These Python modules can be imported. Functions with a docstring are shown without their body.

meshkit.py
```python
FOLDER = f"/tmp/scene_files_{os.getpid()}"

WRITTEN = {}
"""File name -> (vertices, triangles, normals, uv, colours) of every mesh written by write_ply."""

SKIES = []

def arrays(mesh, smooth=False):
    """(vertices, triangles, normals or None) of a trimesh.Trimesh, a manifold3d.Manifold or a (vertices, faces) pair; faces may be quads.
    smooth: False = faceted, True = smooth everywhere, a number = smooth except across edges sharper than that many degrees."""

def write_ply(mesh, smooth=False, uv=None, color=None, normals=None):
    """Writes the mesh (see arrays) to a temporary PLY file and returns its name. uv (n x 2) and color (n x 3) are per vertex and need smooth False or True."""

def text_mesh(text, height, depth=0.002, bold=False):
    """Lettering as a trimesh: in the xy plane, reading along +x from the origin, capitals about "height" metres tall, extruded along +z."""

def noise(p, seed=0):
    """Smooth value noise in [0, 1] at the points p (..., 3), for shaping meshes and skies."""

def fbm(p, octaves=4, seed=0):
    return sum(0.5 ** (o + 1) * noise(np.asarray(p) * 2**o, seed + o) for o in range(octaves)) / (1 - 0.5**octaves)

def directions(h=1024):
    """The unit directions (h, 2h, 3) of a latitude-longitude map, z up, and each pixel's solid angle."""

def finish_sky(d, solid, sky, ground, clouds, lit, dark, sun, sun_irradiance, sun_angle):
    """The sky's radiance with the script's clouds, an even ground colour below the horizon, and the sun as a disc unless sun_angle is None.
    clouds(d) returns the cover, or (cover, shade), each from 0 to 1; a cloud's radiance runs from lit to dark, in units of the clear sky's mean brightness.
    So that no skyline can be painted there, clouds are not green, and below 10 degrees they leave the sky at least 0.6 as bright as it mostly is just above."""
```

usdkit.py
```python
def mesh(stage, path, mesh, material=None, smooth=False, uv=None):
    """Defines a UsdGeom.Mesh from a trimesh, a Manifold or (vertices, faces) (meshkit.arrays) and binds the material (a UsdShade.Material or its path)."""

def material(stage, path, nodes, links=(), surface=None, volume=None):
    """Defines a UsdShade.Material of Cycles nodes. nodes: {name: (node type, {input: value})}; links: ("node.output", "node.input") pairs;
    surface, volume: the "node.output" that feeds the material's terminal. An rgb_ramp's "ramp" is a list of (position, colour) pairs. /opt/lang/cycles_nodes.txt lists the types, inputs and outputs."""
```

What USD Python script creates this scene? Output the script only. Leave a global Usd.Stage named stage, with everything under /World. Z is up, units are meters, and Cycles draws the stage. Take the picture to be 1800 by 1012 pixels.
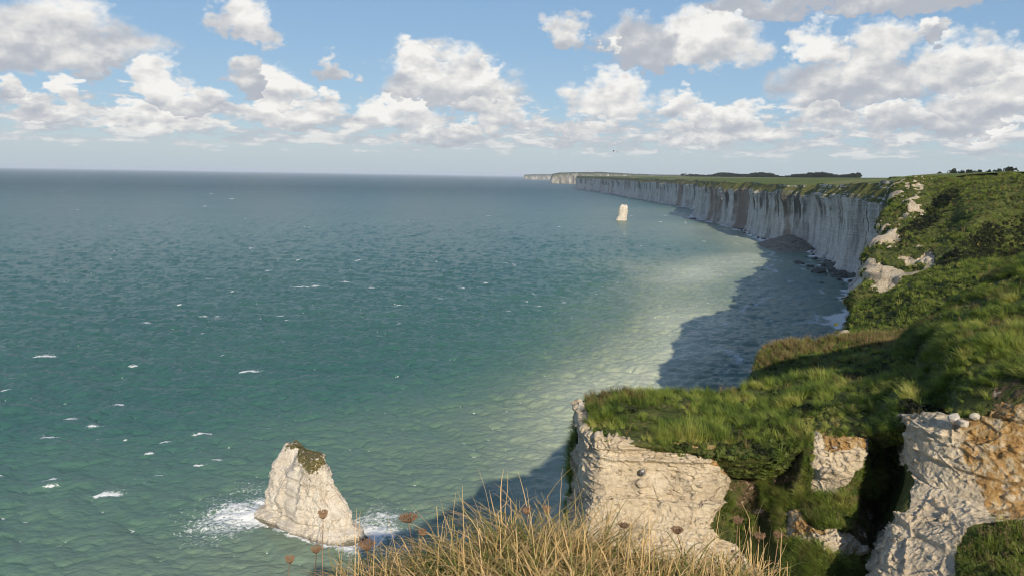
import math, numpy as np, trimesh, usdkit, meshkit
from scipy.interpolate import PchipInterpolator, RBFInterpolator
from scipy.ndimage import map_coordinates
from scipy.spatial import cKDTree
import shapely
from pxr import Usd, UsdGeom, UsdLux, UsdShade, Gf, Sdf, Vt

stage = Usd.Stage.CreateInMemory()
WORLD = UsdGeom.Xform.Define(stage, '/World')
stage.SetDefaultPrim(WORLD.GetPrim())
UsdGeom.Scope.Define(stage, '/World/Looks')

# ------------------------------------------------------------------ camera, sky, sun, exposure
EYE = 75.0                       # eye height over the sea: a walker on a chalk clifftop
FPX, CX, CY = 1413.0, 900.0, 506.0
PITCH = math.atan((CY - 308.5) / FPX)
ROLL = math.atan(0.01667)
cr, sr, cp, sp = math.cos(ROLL), math.sin(ROLL), math.cos(PITCH), math.sin(PITCH)
cam = UsdGeom.Camera.Define(stage, '/World/camera')
cam.CreateHorizontalApertureAttr(36.0)
cam.CreateFocalLengthAttr(36.0 * FPX / 1800)
cam.CreateClippingRangeAttr((0.05, 400000.0))
cam.CreateExposureAttr(0.2)
cam.AddTransformOp().Set(Gf.Matrix4d(cr, sp * sr, cp * sr, 0, -sr, sp * cr, cp * cr, 0, 0, -cp, sp, 0, 0, 0, EYE, 1))

SUN_AZ, SUN_EL = math.radians(14.3), math.radians(26.5)     # behind the walker's right shoulder
SUN = np.array([math.sin(SUN_AZ) * math.cos(SUN_EL), -math.cos(SUN_AZ) * math.cos(SUN_EL), math.sin(SUN_EL)])
sun = UsdLux.DistantLight.Define(stage, '/World/sun')
sun.CreateIntensityAttr(1.25)
sun.CreateAngleAttr(0.5)
sun.CreateNormalizeAttr(True)
sun.CreateColorAttr(Gf.Vec3f(1.0, 0.89, 0.72))
_x = np.cross([0, 0, 1], SUN); _x /= np.linalg.norm(_x); _y = np.cross(SUN, _x)
sun.AddTransformOp().Set(Gf.Matrix4d(*map(float, _x), 0, *map(float, _y), 0, *map(float, SUN), 0, 0, 0, 0, 1))


def ray(px, py):
    x, y = (px - CX) / FPX, -(py - CY) / FPX
    xr, yr = cr * x - sr * y, sr * x + cr * y
    return np.array([xr, cp + sp * yr, -sp + cp * yr])


def P(px, py, y):                # survey point: direction seen from the eye, and how far ahead it lies
    r = ray(px, py)
    return np.array([0, 0, EYE]) + r * (y / r[1])


def Z0(px, py, z=0.0):
    r = ray(px, py)
    return np.array([0, 0, EYE]) + r * ((z - EYE) / r[2])


def to_px(p):                    # surveying: world to photograph, for measuring only
    q = np.asarray(p, float) - [0, 0, EYE]
    xr, f, u = q[..., 0], q[..., 1] * cp - q[..., 2] * sp, q[..., 1] * sp + q[..., 2] * cp
    f = np.where(f > 1e-3, f, 1e-3)
    xr, u = xr / f, u / f
    return CX + FPX * (cr * xr + sr * u), CY - FPX * (-sr * xr + cr * u)


class G:                         # a node graph being written down
    def __init__(s): s.n, s.l, s.k = {}, [], 0
    def add(s, kind, **inp):
        name = f'n{s.k}'; s.k += 1
        vals = {}
        for k, v in inp.items():
            if isinstance(v, Ref): s.l.append((v.r, f'{name}.{k}'))
            else: vals[k] = v
        s.n[name] = (kind, vals)
        return lambda out: Ref(f'{name}.{out}')
    def m(s, op, a, b=0.0, c=0.0, clamp=False):
        return s.add('math', math_type=op, value1=a, value2=b, value3=c, use_clamp=clamp)('value')
    def ss(s, v, lo, hi, a=0.0, b=1.0):
        return s.add('map_range', range_type='smoothstep', value=v, from_min=lo, from_max=hi, to_min=a, to_max=b, clamp=True)('result')
    def mix(s, f, a, b, kind='mix'):
        return s.add('mix', mix_type=kind, fac=f, color1=a, color2=b)('color')
    def noise(s, vec, scale, detail=3.0, rough=0.5, dist=0.0, out='fac', dim='3D'):
        return s.add('noise_texture', dimensions=dim, vector=vec, scale=scale, detail=detail, roughness=rough, distortion=dist)(out)
    def map(s, vec, scale=(1, 1, 1), loc=(0, 0, 0), rot=(0, 0, 0)):
        return s.add('mapping', vector=vec, scale=scale, location=loc, rotation=rot)('vector')
    def ramp(s, f, stops): return s.add('rgb_ramp', fac=f, ramp=stops)('color')
    def attr(s, name, out='fac'): return s.add('attribute', attribute=name)(out)
    def pos(s): return s.add('geometry')('position')
    def make(s, name, surface=None, volume=None):
        return usdkit.material(stage, f'/World/Looks/{name}', s.n, s.l, surface=surface.r if surface else None, volume=volume.r if volume else None)


class Ref:
    def __init__(s, r): s.r = r


# ---- the sky: the physical sky with cumulus over the sea
def sky():
    g = G()
    sk = g.add('sky_texture', sky_type='single_scattering', sun_disc=False, sun_elevation=SUN_EL, sun_rotation=math.atan2(SUN[0], SUN[1]), air_density=1.0, aerosol_density=0.35, ozone_density=2.5)('color')
    d = g.add('texture_coordinate')('generated')
    s = g.add('separate_xyz', vector=d)
    az = g.m('multiply', g.m('arctan2', s('x'), s('y')), 57.2958)
    el = g.m('multiply', g.m('arcsine', s('z')), 57.2958)
    up = g.m('maximum', el, 0.0)
    # texture space: degrees of azimuth and elevation, squeezed towards the horizon as distant cloud decks are
    ev = g.m('power', g.m('add', up, 0.15), 0.72)
    tex = g.add('combine_xyz', x=g.m('multiply', az, 0.16), y=g.m('multiply', ev, 0.62), z=0.0)('vector')
    # small billows displaced into themselves
    wa = g.noise(tex, 1.7, 4.0, 0.5, out='color', dim='2D')
    ws = g.add('separate_color', color=wa)
    wu = g.m('multiply', g.m('subtract', ws('r'), 0.5), 5.6)
    wv = g.m('multiply', g.m('subtract', ws('g'), 0.5), 3.6)
    fine = g.add('separate_color', color=g.noise(tex, 9.0, 4.0, 0.5, out='color', dim='2D'))
    wu = g.m('add', wu, g.m('multiply', g.m('subtract', fine('r'), 0.5), 1.5))
    wv = g.m('add', wv, g.m('multiply', g.m('subtract', fine('g'), 0.5), 1.2))
    au, ev2 = g.m('add', az, wu), g.m('add', el, wv)
    cover, tone = None, None
    # each cumulus: azimuth, base elevation, half width, height (degrees), whiteness of its lit top
    for (cx, base, rx, top, white) in CLOUDS:
        c0 = ray(cx, (base + top) / 2); c1 = ray(cx + rx, (base + top) / 2)
        a0, a1 = (math.degrees(math.atan2(c[0], c[1])) for c in (c0, c1))
        e0, e1 = (math.degrees(math.asin((r := ray(cx, q))[2] / np.linalg.norm(r))) for q in (base, top))
        hh = e1 - e0
        ec = e0 + 0.30 * hh
        du = g.m('multiply_add', au, 1 / (a1 - a0), -a0 / (a1 - a0))
        dv = g.m('multiply_add', ev2, 1 / (0.70 * hh), -ec / (0.70 * hh))
        dv = g.m('maximum', dv, g.m('multiply', dv, -0.70 / 0.34))        # flat bases: quicker fall-off below
        qq = g.m('multiply_add', dv, dv, g.m('multiply', du, du))
        tt = g.m('multiply_add', ev2, 1 / hh, white - 0.55 - e0 / hh)
        if cover is None: cover, tone = qq, tt
        else:
            w = g.m('multiply_add', g.m('subtract', cover, qq), 4.0, 0.5, clamp=True)
            tone = g.add('mix_float', fac=w, a=tone, b=tt)('result')
            cover = g.m('minimum', cover, qq)
    cover = g.m('subtract', 1.0, cover)
    # a broken bank of far cumulus low over the whole horizon, and scattered cloud everywhere else
    far = g.noise(g.add('combine_xyz', x=g.m('multiply', az, 0.16), y=g.m('multiply', ev, 1.15), z=3.3)('vector'), 2.6, 6.0, 0.6, dim='2D')
    band = g.m('multiply', g.ss(el, 0.5, 2.2), g.ss(el, 7.0, 3.2))
    bank = g.m('subtract', g.m('multiply', g.m('subtract', far, 0.40), 3.2), g.m('multiply', g.m('subtract', 1.0, band), 1.3))
    high = g.noise(g.map(d, (3.0, 3.0, 5.0)), 1.3, 5.0, 0.58)
    hi = g.m('subtract', g.m('multiply', g.m('subtract', high, 0.52), 4.0), g.m('multiply', g.ss(el, 17.0, 11.0), 3.0))
    gap = g.m('multiply', g.noise(tex, 3.0, 5.0, 0.55, dim='2D'), 0.9)
    ctex = g.m('subtract', cover, g.m('subtract', gap, 0.40))
    alpha = g.ss(ctex, -0.18, 0.58)
    ab = g.m('multiply', g.ss(bank, -0.08, 0.40), 0.92)
    ah = g.ss(hi, 0.0, 0.6)
    # billow shading: the same noise a little lower, so tops turned to the sun are bright
    lo = g.noise(g.map(tex, loc=(-0.05, 0.14, 0)), 2.4, 4.0, 0.5, dim='2D')
    la = g.noise(tex, 2.4, 4.0, 0.5, dim='2D')
    bump = g.m('multiply', g.m('subtract', la, lo), 2.0)
    tone = g.m('add', g.m('add', tone, bump), g.m('multiply', g.m('subtract', g.noise(tex, 4.0, 4.0, 0.55, dim='2D'), 0.5), 0.9))
    tone = g.m('multiply_add', tone, 0.80, 0.17)
    ccol = g.ramp(tone, [(0.0, (4.7, 5.0, 5.6)), (0.3, (5.5, 5.75, 6.15)), (0.55, (6.8, 6.85, 6.95)), (0.8, (8.2, 8.1, 7.9)), (1.0, (9.3, 9.2, 8.9))])
    bt = g.m('add', g.m('multiply_add', g.m('subtract', far, 0.5), 3.4, 0.42), g.m('multiply', bump, 0.8))
    bcol = g.ramp(bt, [(0.0, (4.8, 5.2, 5.75)), (0.45, (5.7, 6.0, 6.4)), (0.75, (7.2, 7.25, 7.3)), (1.0, (8.6, 8.5, 8.2))])
    blue = g.ramp(g.m('multiply', up, 1 / 90.0), [(0.0, (4.75, 5.75, 6.5)), (0.02, (4.5, 5.7, 6.7)), (0.05, (3.3, 5.05, 7.1)), (0.10, (2.75, 4.55, 6.8)), (0.16, (2.35, 4.1, 6.6)), (0.4, (1.2, 2.6, 5.4)), (1.0, (0.7, 1.7, 4.2))])
    base = g.mix(0.72, sk, blue)
    col = g.mix(ah, base, g.ramp(high, [(0.45, (4.6, 4.9, 5.4)), (0.62, (8.5, 8.4, 8.2)), (0.8, (6.0, 6.1, 6.4))]))
    col = g.mix(ab, col, bcol)
    col = g.mix(alpha, col, ccol)
    hz = g.ss(el, 3.2, 0.0)
    col = g.mix(g.m('multiply', hz, 0.8), col, (4.95, 5.75, 6.35))
    b = g.add('background_shader', color=col, strength=0.086)('background')
    dome = UsdLux.DomeLight.Define(stage, '/World/sky')
    UsdShade.MaterialBindingAPI.Apply(dome.GetPrim()).Bind(g.make('sky', surface=b))
    dome.GetPrim().SetCustomDataByKey('kind', 'structure')


# survey of the cumulus: x, base y, half width, top y in the photograph's pixels, whiteness
CLOUDS = [
    (90, 132, 190, -30, 0.55), (185, 128, 42, 75, 0.12), (440, 80, 62, -5, 0.75), (285, 178, 55, 92, 1.0), (325, 205, 70, 150, 0.55),
    (130, 212, 32, 132, 0.85), (265, 224, 115, 182, 0.9), (15, 185, 45, 120, 0.7), (445, 160, 62, 108, 0.2), (485, 188, 62, 118, 1.0), (500, 225, 120, 168, 0.75),
    (565, 195, 28, 152, 1.0), (592, 138, 35, 92, 0.3), (795, 205, 135, 72, 0.55), (735, 135, 48, 78, 1.0), (865, 150, 45, 100, 0.95), (690, 228, 75, 165, 1.05), (870, 225, 70, 155, 0.7),
    (1003, 98, 42, 28, 0.3), (1150, 125, 120, 20, 0.12), (1235, 122, 125, 0, 0.8), (1075, 108, 26, 58, 0.9), (1082, 215, 98, 112, 0.85), (1200, 225, 38, 160, 0.85),
    (1440, 115, 58, 28, 1.1), (1545, 150, 78, 28, 0.7), (1500, 200, 190, 95, 0.3), (1600, 75, 35, 34, 0.8), (1700, 170, 95, 45, 0.75), (1790, 190, 90, 60, 0.9), (1740, 225, 130, 140, 0.5),
    (1275, 225, 55, 170, 0.95), (1330, 245, 100, 200, 0.55), (1600, 240, 120, 190, 0.45), (1230, 250, 90, 215, 0.5), (1740, 262, 70, 215, 0.6), (1010, 245, 80, 205, 0.6), (395, 215, 40, 180, 0.6), (60, 222, 70, 180, 0.5), (770, 250, 90, 215, 0.5), (1450, 225, 60, 178, 0.6), (1480, 28, 330, -40, 0.05), (1640, 80, 45, 40, 0.1)]
sky()

# ------------------------------------------------------------------ helpers
USED = set()


def uname(name, parent='/World'):
    k, n = name, 0
    while f'{parent}/{k}' in USED:
        n += 1; k = f'{name}_{n:03d}'
    USED.add(f'{parent}/{k}')
    return f'{parent}/{k}'


def tag(prim, label=None, cat=None, group=None, kind=None):
    p = prim.GetPrim() if hasattr(prim, 'GetPrim') else prim
    for k, v in (('label', label), ('category', cat), ('group', group), ('kind', kind)):
        if v: p.SetCustomDataByKey(k, v)
    return p


def xform(name, loc=(0, 0, 0), rz=0.0, parent='/World'):
    x = UsdGeom.Xform.Define(stage, uname(name, parent))
    x.AddTranslateOp().Set(Gf.Vec3d(*map(float, loc)))
    if rz: x.AddRotateZOp().Set(float(rz))
    return x


def mesh(name, vf, mat, parent='/World', smooth=False, attrs=None):
    path = uname(name, str(parent.GetPath()) if hasattr(parent, 'GetPath') else parent)
    m = usdkit.mesh(stage, path, vf, mat, smooth=smooth)
    for k, a in (attrs or {}).items():
        UsdGeom.PrimvarsAPI(m).CreatePrimvar(k, Sdf.ValueTypeNames.FloatArray, 'vertex').Set(Vt.FloatArray.FromNumpy(np.asarray(a, np.float32)))
    return m


def grid_faces(nu, nv, flip=False):
    i, j = np.meshgrid(np.arange(nu - 1), np.arange(nv - 1), indexing='ij')
    a = (i * nv + j).ravel(); b = a + nv; c = b + 1; d = a + 1
    f = np.vstack([np.stack([a, b, c], 1), np.stack([a, c, d], 1)])
    return f[:, ::-1] if flip else f


def loft(ctrl, nu, nv, us=None, vs=None):
    """A smooth surface through a net of surveyed points, stations x rows x 3."""
    c = np.asarray(ctrl, float)
    du = np.linalg.norm(np.diff(c, axis=0), axis=2).mean(1) + 1e-6
    dv = np.linalg.norm(np.diff(c, axis=1), axis=2).mean(0) + 1e-6
    if us is not None: du = du * us
    if vs is not None: dv = dv * vs
    tu, tv = np.r_[0, np.cumsum(du)], np.r_[0, np.cumsum(dv)]
    a = PchipInterpolator(tu, c, axis=0)(np.linspace(0, tu[-1], nu))
    return PchipInterpolator(tv, a, axis=1)(np.linspace(0, tv[-1], nv))


def normals(g):
    n = np.cross(np.gradient(g, axis=0), np.gradient(g, axis=1))
    return n / (np.linalg.norm(n, axis=2, keepdims=True) + 1e-9)


def fbm(p, s, o=4, seed=0):
    return meshkit.fbm(np.asarray(p) * s, o, seed) - 0.5


def ridge(p, s, o=3, seed=0):
    out, amp = 0, 1.0
    for k in range(o):
        out = out + amp * (1 - np.abs(2 * meshkit.noise(np.asarray(p) * s * 2 ** k, seed + k) - 1)); amp *= 0.5
    return out / 1.75 - 0.5


def cracks(g, size, seed, squash=1.7):
    """Fracture blocks: each cell's own offset, and how near a joint the point lies."""
    q = np.asarray(g) / size * [1, 1, squash]
    q = q + 0.5 * fbm(g, 1.2 / size, 2, seed)[..., None]
    r = np.random.default_rng(seed)
    lo, hi = np.floor(q.reshape(-1, 3).min(0)).astype(int) - 1, np.ceil(q.reshape(-1, 3).max(0)).astype(int) + 1
    cells = np.unique(np.floor(q.reshape(-1, 3)).astype(int), axis=0)
    nb = np.array(np.meshgrid([-1, 0, 1], [-1, 0, 1], [-1, 0, 1])).reshape(3, -1).T
    cells = np.unique((cells[:, None] + nb[None]).reshape(-1, 3), axis=0)
    p = cells + r.uniform(0.1, 0.9, cells.shape)
    off = r.uniform(-0.5, 0.5, len(p)); tx = r.normal(0, 0.5, (len(p), 3))
    d, i = cKDTree(p).query(q.reshape(-1, 3), k=2)
    tilt = np.sum((q.reshape(-1, 3) - p[i[:, 0]]) * tx[i[:, 0]], 1)
    return (off[i[:, 0]] + 0.45 * tilt).reshape(g.shape[:2]), (d[:, 1] - d[:, 0]).reshape(g.shape[:2])


def inside(polys, px, py):
    w = np.zeros(px.shape, bool)
    for q in polys:
        w |= shapely.contains_xy(shapely.Polygon(q), px.ravel(), py.ravel()).reshape(px.shape)
    return w


def sst(x, a, b):
    t = np.clip((x - a) / (b - a), 0, 1)
    return t * t * (3 - 2 * t)


# ------------------------------------------------------------------ materials
def chalk_material(name, scale=1.0, far=False, tint=(1, 1, 1)):
    """Chalk with turf and soil where the attributes rock and soil say so."""
    g = G()
    p = g.pos()
    t = np.array(tint)
    n1 = g.noise(p, 0.9 * scale, 5.0, 0.6)
    n2 = g.noise(g.map(p, (1, 1, 3.0)), 4.0 * scale, 5.0, 0.65)
    n3 = g.noise(p, 14.0 * scale, 4.0, 0.65)
    chalk = g.ramp(g.m('add', g.m('multiply', n1, 0.6), g.m('multiply', n2, 0.4)), [(0.3, tuple(t * (.30, .24, .17))), (0.43, tuple(t * (.47, .385, .27))), (0.55, tuple(t * (.57, .48, .35))), (0.7, tuple(t * (.65, .57, .44)))])
    grime = g.ss(g.noise(g.map(p, (1, 1, 0.55), (7, 3, 1)), 1.7 * scale, 6.0, 0.65), 0.54, 0.68)
    chalk = g.mix(g.m('multiply', grime, 0.55), chalk, tuple(t * (.20, .175, .14)))
    pits = g.ss(n3, 0.36, 0.27)
    chalk = g.mix(g.m('multiply', pits, 0.7), chalk, tuple(t * (.11, .09, .065)))  # shade inside the pits deepened in the colour
    stain = g.attr('stain')
    oc = g.ramp(g.noise(p, 3.0 * scale, 6.0, 0.7), [(0.35, (.20, .10, .025)), (0.5, (.36, .20, .05)), (0.62, (.47, .38, .24))])
    sf = g.m('multiply', g.ss(g.m('add', g.m('multiply', stain, 0.74), g.m('multiply', g.m('subtract', g.noise(p, 2.0 * scale, 7.0, 0.7), 0.5), 3.0)), 0.38, 0.72), 0.85)
    chalk = g.mix(sf, chalk, oc)
    turf = g.ramp(g.noise(p, 1.3 * scale, 6.0, 0.65), [(0.3, (.028, .034, .012)), (0.5, (.065, .08, .02)), (0.7, (.13, .125, .045))])
    soil = g.ramp(n3, [(0.3, (.05, .032, .018)), (0.6, (.15, .10, .06))])
    rock = g.attr('rock')
    rk = g.m('add', rock, g.m('multiply', g.m('subtract', g.noise(p, 2.6 * scale, 5.0, 0.65), 0.5), 0.8))
    col = g.mix(g.ss(rk, 0.30, 0.46), turf, soil)
    col = g.mix(g.ss(rk, 0.44, 0.56), col, chalk)
    hgt = g.m('add', g.m('multiply', n2, 0.5), g.m('multiply', n3, 0.5))
    vor = g.add('voronoi_texture', vector=p, scale=5.0 * scale, feature='f1')('distance')
    hgt = g.m('add', hgt, g.m('multiply', g.ss(vor, 0.1, 0.5), 0.35))
    bp = g.add('bump', height=hgt, strength=1.0, distance=0.16 / scale)('normal')
    b = g.add('principled_bsdf', base_color=col, roughness=0.95, specular_ior_level=0.15, normal=bp)('BSDF')
    return g.make(name, surface=b)


M_CHALK = chalk_material('chalk_near')
M_MID = chalk_material('chalk_mid', 0.45, tint=(.86, .86, .86))


def leaf_material(name, ramp, trans=0.3, pscale=0.5, attr=None):
    g = G()
    if attr: f = g.attr(attr)
    else:
        r = g.add('object_info')('random')
        n = g.noise(g.pos(), pscale, 3.0, 0.6)
        i = g.add('geometry')('random_per_island')
        f = g.m('add', g.m('add', g.m('multiply', r, 0.30), g.m('multiply', i, 0.42)), g.m('multiply_add', n, 1.9, -0.80))
    col = g.ramp(f, ramp)
    a = g.add('principled_bsdf', base_color=col, roughness=0.6, specular_ior_level=0.25)('BSDF')
    t = g.add('translucent_bsdf', color=g.mix(1.0, col, (1.15, 1.25, 0.55), 'multiply'))('BSDF')
    return g.make(name, surface=g.add('mix_closure', fac=trans, closure1=a, closure2=t)('closure'))


M_GRASS = leaf_material('green_grass', [(0.0, (.05, .08, .014)), (0.25, (.14, .20, .030)), (0.5, (.27, .30, .06)), (0.75, (.43, .39, .12)), (1.0, (.58, .48, .20))], pscale=0.7)
M_DRY = leaf_material('dry_grass', [(0.0, (.10, .085, .03)), (0.5, (.26, .20, .085)), (1.0, (.42, .33, .17))])
M_SHRUB = leaf_material('shrub_leaves', [(0.0, (.026, .042, .011)), (0.3, (.075, .105, .022)), (0.55, (.16, .18, .042)), (0.75, (.28, .26, .075)), (1.0, (.42, .34, .13))], pscale=0.25)
M_THICK = leaf_material('thicket_leaves', [(0.0, (.010, .014, .005)), (0.5, (.022, .030, .009)), (1.0, (.05, .055, .018))], pscale=0.25)  # near black leaf colour made to stand in for a shaded hollow, reused elsewhere
M_BROWNHEAD = leaf_material('dry_stalks', [(0.0, (.17, .10, .06)), (0.4, (.36, .23, .14)), (1.0, (.60, .45, .30))], 0.3, 9.0)
M_TREE = leaf_material('far_trees', [(0.0, (.012, .018, .010)), (0.5, (.025, .034, .016)), (1.0, (.05, .055, .022))], 0.15, 0.02)
M_STRAW = leaf_material('foreground_grass', [(0.0, (.05, .075, .014)), (0.3, (.14, .17, .04)), (0.45, (.30, .25, .085)), (0.62, (.52, .36, .15)), (1.0, (.70, .48, .25))], 0.3, attr='tint')


def plain(name, ramp, scale=1.0, rough=0.9, bump=0.3, dist=0.05, spec=0.2):
    g = G()
    p = g.pos()
    n = g.noise(p, scale, 6.0, 0.65)
    bp = g.add('bump', height=g.noise(p, scale * 4, 5.0, 0.65), strength=bump, distance=dist)('normal')
    return g.make(name, surface=g.add('principled_bsdf', base_color=g.ramp(n, ramp), roughness=rough, normal=bp, specular_ior_level=spec)('BSDF'))


M_BOULDER = plain('beach_rock', [(0.3, (.035, .034, .032)), (0.6, (.13, .12, .10))], 0.4, 0.8)
M_WHITEROCK = plain('white_rock', [(0.3, (.15, .135, .115)), (0.5, (.40, .36, .31)), (0.7, (.54, .49, .43))], 6.0, dist=0.02)
M_FLINT = plain('flint', [(0.4, (.05, .05, .055)), (0.6, (.45, .42, .38))], 9.0, 0.5)
M_RUBBLE = plain('rubble', [(0.3, (.07, .06, .045)), (0.5, (.19, .16, .12)), (0.7, (.32, .28, .22))], 0.25, bump=0.8, dist=0.6)
M_WHITE = plain('gull_white', [(0.4, (.70, .70, .69)), (0.6, (.78, .78, .77))], 5.0, 0.7)
M_GREY = plain('gull_grey', [(0.4, (.22, .23, .25)), (0.6, (.30, .31, .33))], 5.0, 0.7)
M_SOIL = plain('soil', [(0.3, (.03, .022, .012)), (0.6, (.09, .065, .035))], 6.0)
M_WOOD = plain('bare_twig', [(0.3, (.12, .10, .08)), (0.6, (.32, .28, .22))], 12.0)

# ------------------------------------------------------------------ the coast
COAST = np.array([(96, 172), (112, 215), (146, 290), (176, 392), (214, 480), (245, 545), (268, 616), (296, 720), (317, 812), (332, 899), (322, 990), (342, 1130), (357, 1320), (356, 1560), (392, 1700), (455, 2050), (452, 2480), (446, 3070), (437, 4007), (392, 5150), (402, 5260), (470, 5360), (900, 5600), (2600, 6400)], float)
ys = np.concatenate([[172]] + [[0]])[:1]
yy = [322.0]
while yy[-1] < 6400:
    d = yy[-1]
    yy.append(d + min(30.0, max(0.55, 0.8 * (d / 700.0) ** 2)))
yy = np.array(yy)
cx0 = PchipInterpolator(COAST[:, 1], COAST[:, 0])(yy)
tan = np.gradient(np.stack([cx0, yy], 1), axis=0); tan /= np.linalg.norm(tan, axis=1, keepdims=True)
SEAWARD = np.stack([-tan[:, 1], tan[:, 0]], 1)
ss_ = np.r_[0, np.cumsum(np.hypot(np.diff(cx0), np.diff(yy)))]
ztop = np.interp(yy, [172, 300, 400, 500, 600, 700, 1000, 1700, 3000, 5200, 6400], [76, 77, 76.5, 76, 73.5, 71.5, 70, 69, 71, 76, 80])


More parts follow.
